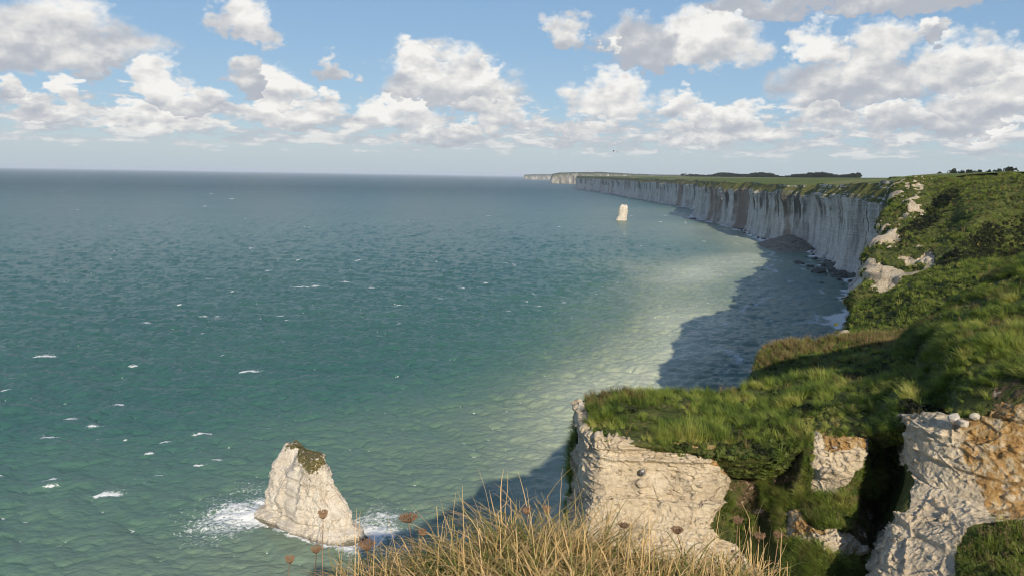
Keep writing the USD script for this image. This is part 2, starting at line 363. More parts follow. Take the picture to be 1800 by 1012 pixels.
def far_cliffs():
    nr = 110
    t = np.linspace(0, 1, nr)
    z1 = np.concatenate([np.linspace(-1.5, 0.80, 78), 0.80 + 0.20 * np.linspace(0, 1, 33)[1:]])
    S, T = np.meshgrid(ss_, z1, indexing='ij')
    zt = ztop[:, None] + 3.0 * fbm(np.stack([ss_ * 0.02, ss_ * 0, ss_ * 0], -1), 1, 3, 5)[:, None] * 2
    Z = np.where(T < 0, T * 2, T * zt)
    q = np.stack([S, 0 * S, Z], -1)
    farther = sst(yy, 900, 3000)[:, None]
    big = fbm(q * [1, 1, 0.10], 0.016, 3, 11) * 24
    but = ridge(q * [1, 1, 0.12] + 3 * fbm(q, .02, 2, 22)[..., None] * [1, 0, 0], 0.045, 4, 21) * (5.0 + 9.0 * meshkit.noise(np.stack([S * .012, 0 * S, 0 * S], -1), 23))
    flu = ridge(q * [1, 1, 0.16], 0.16, 3, 31) * 2.6 * (1 - 0.5 * farther)
    strata = (meshkit.noise(np.stack([S * 0.01, 0 * S, Z * 0.55], -1), 41) - 0.5) * 1.1 * (1 - farther)
    strata = strata + (meshkit.noise(np.stack([S * 0.03, 0 * S, Z * 1.3], -1), 43) - 0.5) * 0.7 * (1 - farther)
    fine = fbm(q, 0.5, 3, 51) * 1.0
    up = np.clip(T, 0, 1)
    lip = sst(up, 0.82, 1.0)
    sharp = sst(up, 0.45, 0.9)
    disp = big + but * (0.6 + 1.0 * sharp) + flu * (0.5 + 1.2 * sharp) + strata + fine
    # the wall leans back a little; near the top turf slopes run down between chalk ribs
    gull = ridge(np.stack([S, 0 * S, 0 * Z], -1), 0.035, 3, 61)
    back = 4.0 * up + lip * (4 + 13 * np.clip(0.25 - gull, 0, 1))
    foot = 5.0 * np.exp(-np.clip(Z, 0, None) / 5.0) * (0.5 + meshkit.noise(np.stack([ss_ * 0.02, 0 * ss_, 0 * ss_], -1), 71))[:, None]
    off = disp * (1 - 0.35 * lip) - back + foot
    X = cx0[:, None] + SEAWARD[:, :1] * off; Y = yy[:, None] + SEAWARD[:, 1:] * off
    gpos = np.stack([X, Y, Z + lip * 0.8 * fbm(q, 0.12, 3, 81)], -1)
    n = normals(gpos)
    nz = np.abs(n[..., 2])
    veg = sst(nz + 0.55 * fbm(q * [1, 1, 0.5], 0.11, 4, 91) + 0.30 * lip, 0.36, 0.56) * sst(up, 0.35, 0.80)
    slump0 = sst(yy, 1330, 1400) * sst(yy, 1640, 1540) * 0.9 + np.exp(-((yy - 640) / 14) ** 2) * 0.9 + np.exp(-((yy - 905) / 20) ** 2) * 0.5
    slump = sst(fbm(q * [1, 1, 0.16], 0.012, 3, 101) + 0.25 * fbm(q, 0.08, 3, 103) + 0.22 * slump0[:, None], 0.10, 0.24)
    dark = sst(fbm(q * [1, 1, 0.22], 0.10, 4, 111) + 0.10 * sst(up, .3, .9) - 0.35 * flu / 2.6 * 0.3, 0.06, 0.22) * (0.35 + 0.65 * sst(up, 0.12, 0.6))
    cl = xform('chalk_cliff'); tag(cl, 'long pale chalk cliff wall running away along the coast to the right', 'cliff', kind='structure')
    g = G()
    p = g.pos()
    zz = g.add('separate_xyz', vector=p)('z')
    st = g.noise(g.add('combine_xyz', x=g.m('multiply', g.noise(p, 0.05, 3.0), 3.0), y=0.0, z=g.m('multiply', zz, 1.0))('vector'), 0.75, 3.0, 0.7)
    n1 = g.noise(g.map(p, (1, 1, 0.22)), 0.11, 6.0, 0.62)
    n2 = g.noise(p, 0.6, 5.0, 0.65)
    col = g.ramp(g.m('add', g.m('multiply', n1, 0.45), g.m('add', g.m('multiply', st, 0.40), g.m('multiply', n2, 0.15))), [(0.34, (.22, .195, .165)), (0.46, (.40, .37, .325)), (0.56, (.50, .475, .43)), (0.68, (.60, .57, .53))])
    stk = g.ss(g.noise(g.map(p, (1, 1, 0.07)), 0.22, 5.0, 0.65), 0.50, 0.68)
    col = g.mix(g.m('multiply', stk, 0.45), col, (.17, .15, .125))
    col = g.mix(g.m('multiply', g.attr('dark'), 0.9), col, (.05, .05, .036))
    col = g.mix(g.m('multiply', g.attr('slump'), 0.85), col, g.ramp(n2, [(0.3, (.12, .085, .06)), (0.7, (.27, .20, .145))]))
    vg = g.ramp(n2, [(0.3, (.04, .05, .014)), (0.5, (.085, .09, .026)), (0.7, (.15, .14, .05))])
    col = g.mix(g.attr('veg'), col, vg)
    bp = g.add('bump', height=g.m('add', n2, g.m('multiply', st, 0.8)), strength=0.7, distance=0.8)('normal')
    mt = g.make('far_chalk', surface=g.add('principled_bsdf', base_color=col, roughness=0.95, specular_ior_level=0.1, normal=bp)('BSDF'))
    mesh('chalk_face', (gpos.reshape(-1, 3), grid_faces(len(yy), z1.size)), mt, cl, True, dict(veg=veg.ravel(), slump=slump.ravel(), dark=dark.ravel()))
    # the plateau behind the edge: fields
    inl = np.array([0, 3, 8, 16, 30, 55, 95, 160, 260, 420, 680, 1100, 1800, 3000, 5000.0])
    rise = np.array([0, .5, 1.2, 2.2, 3.4, 4.6, 5.8, 7.2, 8.8, 10.5, 12.5, 15, 18, 21, 24.0])
    e = gpos[:, -1]
    k = np.maximum(1, len(yy) // 500)
    idx = np.unique(np.r_[np.arange(0, len(yy), k), len(yy) - 1])
    pl = np.zeros((len(idx), len(inl), 3))
    pl[..., 0] = e[idx, 0, None] + inl; pl[..., 1] = e[idx, 1, None] * (1 - 0 * inl) + 0.1 * inl
    pl[..., 2] = e[idx, 2, None] * np.exp(-inl / 150) + (1 - np.exp(-inl / 150)) * 72.5 + rise
    pl[..., 2] += fbm(pl * [1, 1, 0], 0.05, 3, 7) * 2.0 * np.clip(inl / 8, 0, 1) * np.exp(-inl / 60)
    pl[:, 0, 2] -= 0.05
    g = G()
    p = g.pos()
    cell = g.add('voronoi_texture', vector=g.map(p, (0.9, 2.2, 0)), scale=0.0022, feature='f1', metric='chebychev')('color')
    r = g.add('separate_color', color=cell)('r')
    fld = g.ramp(r, [(0.0, (.085, .12, .030)), (0.35, (.13, .17, .045)), (0.6, (.10, .13, .035)), (0.8, (.20, .20, .08)), (1.0, (.15, .13, .07))])
    fld = g.mix(g.m('multiply', g.noise(p, 0.05, 5.0, 0.6), 0.7), fld, (.05, .062, .02))
    mf = g.make('fields', surface=g.add('principled_bsdf', base_color=fld, roughness=1.0, specular_ior_level=0.1)('BSDF'))
    mesh('plateau', (pl.reshape(-1, 3), grid_faces(len(idx), len(inl), True)), mf, cl, True)
    return gpos


CLIFF = far_cliffs()


def cliff_plateau_z(x, y):
    i = np.clip(np.searchsorted(yy, y), 0, len(yy) - 1)
    inl = max(0.0, x - CLIFF[i, -1, 0])
    return CLIFF[i, -1, 2] * math.exp(-inl / 150) + (1 - math.exp(-inl / 150)) * 72.5 + float(np.interp(inl, [0, 8, 30, 95, 260, 680, 1800, 5000], [0, 1.2, 3.4, 5.8, 8.8, 12.5, 18, 24]))


# headlands beyond the bay, in the haze
def far_headland(name, label, pts, y0, depth, mat_tint, base=0.0):
    """pts: (x px, y px of the crest) at distance y0."""
    cols = []
    pts = np.array(pts, float)
    xs = np.linspace(pts[0, 0], pts[-1, 0], 160)
    tops = np.interp(xs, pts[:, 0], pts[:, 1])
    rows = []
    for x, t in zip(xs, tops):
        c = P(x, t, y0); h = c[2]
        wob = 60 * float(fbm(np.array([x * 0.2, 0, 0]), 1, 3, 3))
        rows.append([(c[0], c[1] - 40 + wob, -2), (c[0], c[1] - 25 + wob, 0.35 * h), (c[0], c[1] - 15 + wob, 0.7 * h), (c[0], c[1] + wob, 0.9 * h), (c[0], c[1] + 120, h), (c[0] + 200, c[1] + depth, h + 5), (c[0] + 300, c[1] + depth + 50, -2)])
    gg = np.array(rows)
    gg[:, 1:5, 2] *= (1 + 0.05 * fbm(gg[:, 1:5] * [1, 0, 1], 0.02, 3, 9))
    return gg


def headlands():
    g = G()
    p = g.pos(); nz = g.add('separate_xyz', vector=g.add('geometry')('normal'))('z')
    n = g.noise(g.map(p, (1, 1, 0.4)), 0.02, 5.0, 0.65)
    ch = g.ramp(n, [(0.35, (.07, .07, .05)), (0.5, (.22, .20, .17)), (0.62, (.42, .38, .33))])
    tf = g.ramp(g.noise(p, 0.01, 4.0), [(0.3, (.03, .04, .018)), (0.7, (.09, .10, .045))])
    bs = g.add('principled_bsdf', base_color=g.mix(g.ss(nz, 0.25, 0.5), ch, tf), roughness=1.0, specular_ior_level=0.1)('BSDF')
    mt = g.make('distant_headland', surface=bs)
    for nm, lab, pts, y0, dep in (
            ('distant_headland', 'hazy white headland with a green top beyond the end of the near cliffs', [(968, 316), (972, 306), (985, 303.5), (1020, 303), (1060, 302.5), (1120, 306), (1200, 308), (1330, 311)], 8200, 2500),
            ('distant_headland', 'faint blue headland furthest out on the horizon', [(921, 308.6), (923, 307.2), (940, 306.8), (975, 306.4), (1030, 307), (1100, 308)], 15500, 2500)):
        gg = far_headland(nm, lab, pts, y0, dep, None)
        m = mesh(nm, (gg.reshape(-1, 3), grid_faces(len(gg), gg.shape[1])), mt, smooth=40)
        tag(m, lab, 'headland', kind='structure')


headlands()

# ------------------------------------------------------------------ near land, surveyed point by point
LAND = {}                        # name -> (grid, rock attribute)


def land(name, label, ctrl, nu, nv, chalk=(), amp=1.0, scale=1.0, mat=None, flip=False, rough=None, soil=(), stain=(), us=None, vs=None, dispf=None, soft=14.0):
    g = loft(ctrl, nu, nv, us, vs)
    px, py = to_px(g)
    wob = fbm(g, 1.2 * scale, 4, 5) * 2 * soft
    wob2 = fbm(g + 50, 1.2 * scale, 4, 6) * 2 * soft
    rock = np.zeros(px.shape)
    if chalk == 'all': rock[:] = 1
    elif len(chalk): rock = inside(chalk, px + wob, py + wob2).astype(float)
    if scale < 1 and len(chalk): rock = rock * (fbm(g, 0.55 * scale * 1.5, 4, 77) + 0.25 * fbm(g * [.3, .3, 2.2], 0.6 * scale, 3, 78) * 2 > -0.045)
    if len(soil): rock = np.where((rock < 0.5) & inside(soil, px + wob, py + wob2), 0.40, rock)
    st = inside(stain, px + wob, py + wob2).astype(float) if len(stain) else np.zeros(px.shape)
    n = normals(g)
    if flip: n = -n
    d = amp * (fbm(g, 0.35 * scale, 3, 1) * 1.0 + fbm(g, 1.1 * scale, 3, 2) * 0.42) * (1.0 - 0.35 * rock)
    # bedding: hard and soft layers standing out and in, pits and blocks
    z = g[..., 2] + 0.15 * fbm(g, 0.5 * scale, 2, 8)
    bn = meshkit.noise(np.stack([g[..., 0] * 0.15 * scale, g[..., 1] * 0.15 * scale, z * 1.5 * scale], -1), 12)
    bn2 = meshkit.noise(np.stack([g[..., 0] * 0.45 * scale, g[..., 1] * 0.45 * scale, z * 4.4 * scale], -1), 13)
    some = sst(fbm(g, 0.7 * scale, 3, 18), .02, .16); some2 = sst(fbm(g, 0.6 * scale, 3, 19), -.1, .1)
    bed = (sst(bn, .42, .52) - .5) * 0.30 + (sst(bn2, .35, .60) - .5) * 0.10 - 0.16 * some * np.exp(-((bn2 - .5) / .03) ** 2) - 0.22 * some2 * np.exp(-((bn - .47) / .02) ** 2)
    low = sst(py, 860, 930) * (1 - .75 * sst(px, 1480, 1580)) if scale == 1.0 else 0
    blocks = ridge(g * [1, 1, 1.3], 1.3 * scale, 4, 14) * (0.20 + 0.22 * low) + fbm(g, 3.0 * scale, 5, 15) * 0.30
    if scale == 1.0 and len(chalk):
        o1, e1 = cracks(g, 0.95, 61); o2, e2 = cracks(g, 0.34, 62); o3, e3 = cracks(g, 0.15, 63)
        rag = sst(fbm(g, 0.9, 3, 64), .0, .16) * (1 - .4 * sst(px, 1480, 1580)); rag = np.maximum(rag, low * .9)
        blocks = fbm(g, 1.6, 6, 15) * 0.20 + o1 * 0.17 + o2 * (0.02 + 0.15 * rag) + o3 * 0.05 * rag - some2 * 0.13 * np.exp(-(e1 / .05) ** 2) - (0.17 * rag) * np.exp(-(e2 / .08) ** 2)
        bed = bed * 0.8
    pit = -sst(meshkit.noise(g * [5.5 * scale, 5.5 * scale, 7 * scale], 16), .76, .84) * .20 - sst(meshkit.noise(g * 2.4 * scale, 17), .80, .88) * .35
    d = d + rock * (bed * (1.0 if scale >= 1 else 2.0) + blocks * (1.0 if scale >= 1 else .4) + pit) * amp / max(scale, 1e-6) ** 0.5 * (1.0 if scale >= 1 else 0.9) * (rough or 1.0)
    if dispf is not None: d = d + dispf(g, px, py)
    if scale < 1: d[:] *= np.interp(np.arange(nu) / nu, [0, .16, .3], [.25, .35, 1])[:, None]
    g = g + n * d[..., None]
    m = mesh(name, (g.reshape(-1, 3), grid_faces(nu, nv, flip)), mat or M_CHALK, smooth=True, attrs=dict(rock=rock.ravel(), stain=st.ravel()))
    tag(m, label, 'cliff', kind='structure')
    LAND[label] = (g, rock, n)
    return g, rock, n


def pts(*rows): return np.array([[P(*q) for q in r] for r in rows])


def seaward(net, dx=-3.0, dy=4.0):
    """Closes the seaward (left) end of a land's net down to the water behind its edge."""
    a = net[0] + [dx * 0.5, dy, -2.5]; b = net[0] + [dx, dy * 1.8, 0]; b[:, 2] = net[0][:, 2] * 0.5
    c = net[0] + [dx, dy * 2.0, 0]; c[:, 2] = -2
    return np.concatenate([[c], [b], [a], net], 0)


# headland across the near bay (130 to 210 m away)
g_net = pts(
    [(1505, 565, 128), (1524, 505, 138), (1537, 462, 146), (1552, 420, 160), (1564, 388, 175), (1574, 352, 192), (1580, 330, 210)],
    [(1540, 565, 124), (1556, 510, 134), (1572, 460, 142), (1585, 418, 156), (1592, 380, 170), (1600, 345, 188), (1610, 321, 210)],
    [(1610, 560, 118), (1615, 500, 130), (1625, 455, 140), (1637, 410, 150), (1645, 370, 165), (1655, 340, 183), (1662, 319, 205)],
    [(1700, 540, 112), (1695, 485, 124), (1690, 450, 134), (1700, 400, 143), (1710, 358, 155), (1715, 336, 172), (1722, 317, 198)],
    [(1780, 520, 108), (1772, 480, 124), (1765, 455, 140), (1780, 395, 146), (1785, 350, 152), (1790, 330, 165), (1797, 312, 188)],
    [(1900, 480, 105), (1895, 440, 122), (1890, 420, 136), (1900, 370, 140), (1900, 330, 148), (1900, 320, 160), (1900, 306, 185)],
    [(2150, 440, 96), (2150, 410, 106), (2150, 380, 116), (2150, 340, 126), (2150, 310, 138), (2150, 310, 150), (2150, 298, 178)])
g_net = np.array([[np.array([0, 0, EYE]) + (q - [0, 0, EYE]) * 1.32 for q in row] for row in g_net])
r0 = g_net[:, :1] + [-5, -3, 0]; r0[..., 2] = -2
r8 = g_net[:, -1:] + [34, 48, 0.0]; r9 = g_net[:, -1:] + [85, 150, 0.0]
g_net = seaward(np.concatenate([r0, g_net, r8, r9], 1), 6.5, 7)
G_CH = [[(1500, 600), (1512, 540), (1516, 470), (1535, 455), (1560, 466), (1600, 446), (1640, 440), (1635, 470), (1600, 500), (1570, 520), (1545, 560)],
        [(1520, 470), (1532, 405), (1560, 402), (1585, 425), (1575, 440), (1540, 455)], [(1562, 392), (1580, 372), (1604, 345), (1626, 350), (1612, 372), (1592, 396)],
        [(1548, 350), (1556, 330), (1592, 322), (1600, 330), (1570, 352)], [(1603, 330), (1612, 318), (1626, 318), (1620, 334)], [(1480, 640), (1500, 560), (1520, 440), (1545, 380), (1560, 330), (1520, 330), (1470, 500)]]


def g_disp(g, px, py):
    # shallow gullies running down to the left, humps of scrub between
    u = (px - 1500) * 0.50 + (py - 300) * 0.87
    gl = np.interp(px, [1500, 1620, 1700], [1, .8, .3]) * ridge(np.stack([u * 0.016, (px - py) * 0.004, 0 * px], -1), 1.0, 3, 44)
    hol = -2.5 * np.exp(-((px - 1745) / 70) ** 2 - ((py - 425) / 30) ** 2)
    return 6.0 * gl * sst(g[..., 2], 5, 25) * sst(g[..., 1], 305, 268) + fbm(g, 0.09, 3, 45) * 4.0 * sst(g[..., 2], 5, 25) + hol


land('headland', 'overgrown headland with broken white chalk ledges across the near bay', g_net, 300, 300, G_CH, 2.2, 0.3, M_MID, dispf=g_disp, soft=30, rough=0.45, vs=np.array([0.3] + [1] * 6 + [0.5, 0.25]))

# slope below it (70 to 105 m)
f_net = pts(
    [(1476, 605, 84), (1484, 588, 87), (1491, 572, 91), (1498, 552, 95), (1507, 535, 101)],
    [(1530, 600, 80), (1530, 575, 85), (1537, 548, 91), (1547, 528, 97), (1562, 512, 103)],
    [(1600, 600, 76), (1605, 560, 82), (1610, 522, 90), (1615, 497, 98), (1622, 480, 106)],
    [(1690, 580, 72), (1690, 535, 80), (1690, 503, 88), (1690, 480, 97), (1692, 464, 106)],
    [(1780, 540, 70), (1780, 505, 78), (1780, 480, 86), (1780, 464, 95), (1780, 455, 103)],
    [(1900, 500, 68), (1900, 470, 76), (1900, 450, 84), (1900, 440, 92), (1900, 432, 100)],
    [(2150, 460, 62), (2150, 435, 70), (2150, 420, 78), (2150, 408, 86), (2150, 400, 94)])
r0 = f_net[:, :1] + [0, -4, -6]; ra = f_net[:, -1:] + [1, 4, -2.5]; rb = f_net[:, -1:] + [2, 12, -9]
f_net = seaward(np.concatenate([r0, f_net, ra, rb], 1), 3.2, 4)
land('coastal_slope', 'shrub covered slope falling towards the sea below the far headland', f_net, 200, 130, [[(1470, 620), (1480, 590), (1495, 575), (1490, 610)]], 1.2, 0.35, M_MID)

# second spur (60 to 76 m)
e_net = pts(
    [(1316, 705, 64), (1322, 668, 66), (1328, 642, 69), (1337, 622, 71), (1346, 608, 73)],
    [(1370, 700, 62), (1370, 660, 66), (1372, 632, 69.5), (1375, 612, 72), (1380, 600, 74)],
    [(1440, 690, 60), (1440, 655, 65), (1440, 632, 69), (1440, 614, 72), (1440, 602, 75)],
    [(1500, 680, 58), (1500, 650, 63), (1500, 627, 68), (1500, 607, 72), (1500, 592, 76)],
    [(1580, 660, 54), (1580, 635, 60), (1580, 614, 66), (1580, 600, 71), (1580, 588, 76)],
    [(1700, 640, 48), (1700, 610, 56), (1700, 587, 63), (1700, 574, 69), (1700, 564, 75)],
    [(1850, 600, 44), (1850, 570, 52), (1850, 550, 60), (1850, 535, 66), (1850, 525, 72)])
r0 = e_net[:, :1] + [0, -4, -6]; ra = e_net[:, -1:] + [.5, 3, -2.5]; rb = e_net[:, -1:] + [1, 5, -25]
e_net = seaward(np.concatenate([r0, e_net, ra, rb], 1), 1.8, 3)
land('grassy_spur', 'smaller grassy spur with golden tufts above the shaded bay', e_net, 190, 110, [], 0.8, 0.5, M_MID)

# near turf (20 to 40 m), from the tip of the near spur up to the right
d_net = pts(
    [(1024, 742, 27.0), (1020, 728, 27.6), (1022, 712, 28.2), (1030, 699, 28.8)],
    [(1056, 768, 25.0), (1050, 742, 26.2), (1046, 716, 27.6), (1050, 694, 29.0)],
    [(1150, 778, 24.8), (1150, 750, 26.0), (1150, 718, 27.8), (1140, 692, 29.8)],
    [(1265, 792, 24.5), (1262, 755, 26.0), (1260, 720, 28.0), (1240, 694, 30.5)],
    [(1350, 800, 24.3), (1345, 755, 26.0), (1342, 712, 28.5), (1345, 678, 31)],
    [(1440, 775, 24.0), (1440, 730, 25.8), (1445, 690, 28.5), (1455, 655, 32)],
    [(1545, 760, 23.0), (1543, 710, 25.4), (1545, 665, 28.5), (1560, 620, 34)],
    [(1615, 742, 21.8), (1612, 690, 24.6), (1620, 620, 28.5), (1645, 556, 35)],
    [(1695, 738, 20.8), (1685, 660, 24.0), (1690, 585, 28.5), (1720, 496, 36.5)],
    [(1800, 704, 20.0), (1790, 610, 24.0), (1795, 530, 29), (1800, 446, 38)],
    [(1950, 655, 19), (1950, 560, 24), (1950, 470, 30), (1950, 388, 42)],
    [(2350, 620, 15), (2350, 520, 21), (2350, 430, 28), (2350, 340, 45)])
d_net[1:5, 0] += [0, -.22, -.06]
r0 = d_net[:, :1] + [0.05, .95, -1.0]; r0[0] += [.5, .1, 0]; d_net = np.concatenate([r0, d_net], 1)
ra = d_net[:, -1:] + [.2, 1.0, -.6]; rb = d_net[:, -1:] + [1, 5, -9]; rc = d_net[:, -1:] + [1.5, 8, -30]
d_net = np.concatenate([d_net, ra, rb, rc], 1)
tip = d_net[0].copy(); tip += [-.15, .3, -.8]; tip2 = tip + [-.1, 1.0, -12]
d_net = np.concatenate([[tip2], [tip], d_net], 0)


def d_disp(g, px, py):
    hump = 0.55 * np.exp(-((px - 1700) / 70) ** 2 - ((py - 630) / 60) ** 2) + 0.3 * np.exp(-((px - 1600) / 40) ** 2 - ((py - 690) / 40) ** 2)
    hol = -0.5 * np.exp(-((px - 1640) / 26) ** 2 - ((py - 700) / 40) ** 2) - 0.4 * np.exp(-((px - 1560) / 90) ** 2 - ((py - 640) / 24) ** 2)
    return hump + hol


land('near_turf', 'grassy top of the near spur rising to the right', d_net, 320, 170, [[(1000, 690), (1030, 690), (1026, 745), (1000, 760)]], 0.35, 1.0, M_CHALK, flip=False, dispf=d_disp, vs=np.array([.5, 1, 1, 1, 1, .4, .15]), soil=[[(1745, 690), (1800, 660), (1830, 760), (1740, 745)]])

# near chalk walls (16 to 29 m)
w_net = pts(
    [(1040, 697, 29.4), (1034, 780, 29.4), (1028, 860, 29.4), (1022, 930, 29.2), (1018, 1080, 28.8)],
    [(1019, 712, 28.5), (1010, 790, 28.2), (1004, 860, 27.9), (1000, 930, 27.6), (996, 1080, 27.0)],
    [(1020, 742, 27.0), (1020, 810, 26.6), (1016, 875, 26.2), (1010, 930, 25.9), (1002, 1080, 25.0)],
    [(1054, 772, 25.0), (1058, 812, 24.7), (1050, 855, 24.5), (1036, 905, 23.9), (1020, 1080, 22.6)],
    [(1150, 782, 24.8), (1150, 828, 24.5), (1145, 875, 24.3), (1140, 930, 23.4), (1130, 1080, 22.0)],
    [(1240, 785, 24.6), (1245, 828, 24.4), (1242, 870, 24.2), (1238, 930, 23.3), (1228, 1080, 21.8)],
    [(1290, 790, 25.2), (1300, 840, 25.6), (1300, 895, 25.2), (1290, 955, 24.0), (1280, 1080, 22.4)],
    [(1365, 790, 25.4), (1360, 850, 25.0), (1352, 905, 24.2), (1345, 955, 23.2), (1335, 1080, 21.8)],
    [(1436, 760, 24.2), (1428, 815, 23.6), (1420, 868, 23.4), (1412, 930, 22.2), (1400, 1080, 20.8)],
    [(1522, 768, 23.5), (1502, 835, 23.1), (1488, 878, 22.6), (1475, 930, 21.6), (1455, 1080, 20.2)],
    [(1552, 765, 24.4), (1556, 840, 25.0), (1550, 900, 24.4), (1535, 950, 22.6), (1512, 1080, 20.2)],
    [(1583, 752, 23.6), (1580, 830, 24.2), (1570, 890, 23.2), (1555, 945, 21.4), (1535, 1080, 19.2)],
    [(1604, 744, 22.0), (1604, 825, 21.4), (1590, 880, 20.6), (1568, 940, 19.6), (1545, 1080, 18.0)],
    [(1655, 742, 21.0), (1655, 820, 20.5), (1645, 885, 20.0), (1630, 950, 18.8), (1610, 1080, 17.2)],
    [(1735, 734, 20.4), (1728, 815, 19.8), (1720, 890, 19.2), (1705, 950, 18.2), (1692, 1080, 16.6)],
    [(1800, 702, 20.0), (1800, 800, 19.4), (1800, 890, 18.7), (1795, 950, 17.7), (1790, 1080, 16.2)],
    [(1950, 655, 19.2), (1950, 780, 18.4), (1950, 880, 17.6), (1950, 950, 16.8), (1950, 1080, 15.6)],
    [(2350, 610, 15.2), (2350, 740, 14.6), (2350, 860, 14), (2350, 960, 13.4), (2350, 1080, 12.6)])
rt = w_net[:, :1] + [0.1, 0.8, -0.28]; rt[:3] = w_net[:3, :1] + [0.6, 0.1, -0.2]; rt[11:] = w_net[11:, :1] + [0.1, .7, .06]
rl = w_net[:, -1:] + [-.8, -1.5, -14]; rz = rl + [-2, -4, 0]; rz[..., 2] = -2
w_net = np.concatenate([rt, w_net, rl, rz], 1)
W_CH = [[(980, 690), (1100, 740), (1250, 745), (1272, 800), (1282, 840), (1262, 880), (1255, 925), (1300, 965), (1420, 1100), (960, 1100)],
        [(1432, 745), (1535, 745), (1520, 800), (1490, 850), (1465, 868), (1415, 868), (1425, 800)],
        [(1375, 905), (1400, 890), (1440, 925), (1500, 935), (1520, 970), (1480, 990), (1430, 960), (1390, 950)],
        [(1560, 730), (1900, 700), (1900, 960), (1780, 915), (1700, 930), (1650, 1100), (1520, 1100), (1545, 930), (1590, 900), (1610, 840), (1580, 800)]]
W_SO = [[(1230, 760), (1300, 780), (1330, 830), (1360, 920), (1280, 880)], [(1500, 860), (1560, 880), (1560, 960), (1500, 1000)], [(1340, 780), (1420, 790), (1400, 880), (1360, 860)]]
W_ST = [[(1685, 745), (1810, 690), (1850, 930), (1750, 915), (1715, 860), (1690, 800)], [(1230, 770), (1275, 790), (1280, 830), (1240, 810)], [(1380, 890), (1430, 900), (1460, 940), (1400, 960)], [(1440, 740), (1530, 745), (1520, 790), (1450, 790)], [(1150, 760), (1270, 765), (1260, 800), (1160, 790)]]


def w_disp(g, px, py):
    # two soft beds weathered back under harder ledges on the left face
    z = g[..., 2] + 0.10 * fbm(g, 0.8, 3, 91)
    on = sst(px, 1035, 1075) * sst(px, 1300, 1240) * sst(fbm(g, 1.1, 3, 92), -.22, -.02)
    z1, z2 = P(1150, 806, 24.7)[2], P(1150, 884, 24.3)[2]
    d = -0.20 * on * np.exp(-((z - z1) / .07) ** 2) - 0.26 * on * np.exp(-((z - z2) / .09) ** 2)
    return d + 0.16 * sst(px, 1030, 1060) * sst(px, 1320, 1260) * sst(z, z2 - .05, z2 - .35)


land('chalk_bank', 'pitted cream chalk faces under the near turf with an overgrown gully between', w_net, 860, 360, W_CH, 0.42, 1.0, M_CHALK, soil=W_SO, stain=W_ST, dispf=w_disp, vs=np.array([1, 1, 1, 1, 1, .15, .03]), soft=16, us=np.r_[np.ones(14), .5, .3, .12])

# ------------------------------------------------------------------ ground under the walker and the bank in front
fx = np.linspace(-2.6, 6.0, 70); fy = np.linspace(-8, 4.6, 80)
FX, FY = np.meshgrid(fx, fy, indexing='ij')


def fore_z(x, y):
    crest = np.interp(x, [-2.6, -1.2, -0.75, -0.45, -0.1, 0.1, 0.4, 0.75, 1.1, 2.0, 6], [72.2, 72.8, 73.22, 73.36, 73.47, 73.49, 73.46, 73.40, 73.33, 73.05, 72.9])
    near = 73.42
    z = near + (crest - near) * sst(y, 1.2, 2.9)
    return z - 2.6 * np.clip(y - 3.15, 0, None) ** 1.2 - 2.2 * np.clip(-0.95 - x, 0, None) ** 1.1 * sst(y, -6, 1)


FZ = fore_z(FX, FY) + 0.06 * fbm(np.stack([FX, FY, 0 * FX], -1), 2.0, 3, 3)
gf = np.stack([FX, FY, FZ], -1)
m = mesh('ground', (gf.reshape(-1, 3), grid_faces(70, 80)), M_SOIL, smooth=True)
tag(m, 'earth bank under the tall grass in the foreground', 'ground', kind='structure')
# plateau behind and to the right of the walker, cliff edge running back
bx = np.array([0.0, 1.5, 3, 6, 12, 25, 60, 150, 500])
by = np.array([-400, -200, -100, -50, -25, -12, -6, -3.5, -2.0, 0.0])
BX, BY = np.meshgrid(bx, by, indexing='ij')
edge = np.interp(by, [-400, -100, -25, -6, 1.5, 4], [-90, -22, -7, -3.2, 2.2, 7.0])
BXX = BX + edge[None]
BZ = 72.6 + 1.4 * (1 - np.exp(-BX / 25)) + 0 * BY
gb = np.stack([BXX, BY, BZ], -1)
wall = gb[:1] + [-2, 0, 0]; wall[..., 2] = -2
gb = np.concatenate([wall, gb], 0)
fr = gb[:, -1:] + [1.0, 3.0, 0]; fr[..., 2] = 40
fr2 = gb[:, -1:] + [1.5, 8.0, 0]; fr2[..., 2] = -2
gb = np.concatenate([gb, fr, fr2], 1)
m = mesh('clifftop', (gb.reshape(-1, 3), grid_faces(*gb.shape[:2])), M_MID, smooth=True, attrs=dict(rock=np.zeros(gb.shape[:2]).ravel(), stain=np.zeros(gb.shape[:2]).ravel()))
tag(m, 'grassy clifftop around the viewpoint', 'clifftop', kind='structure')

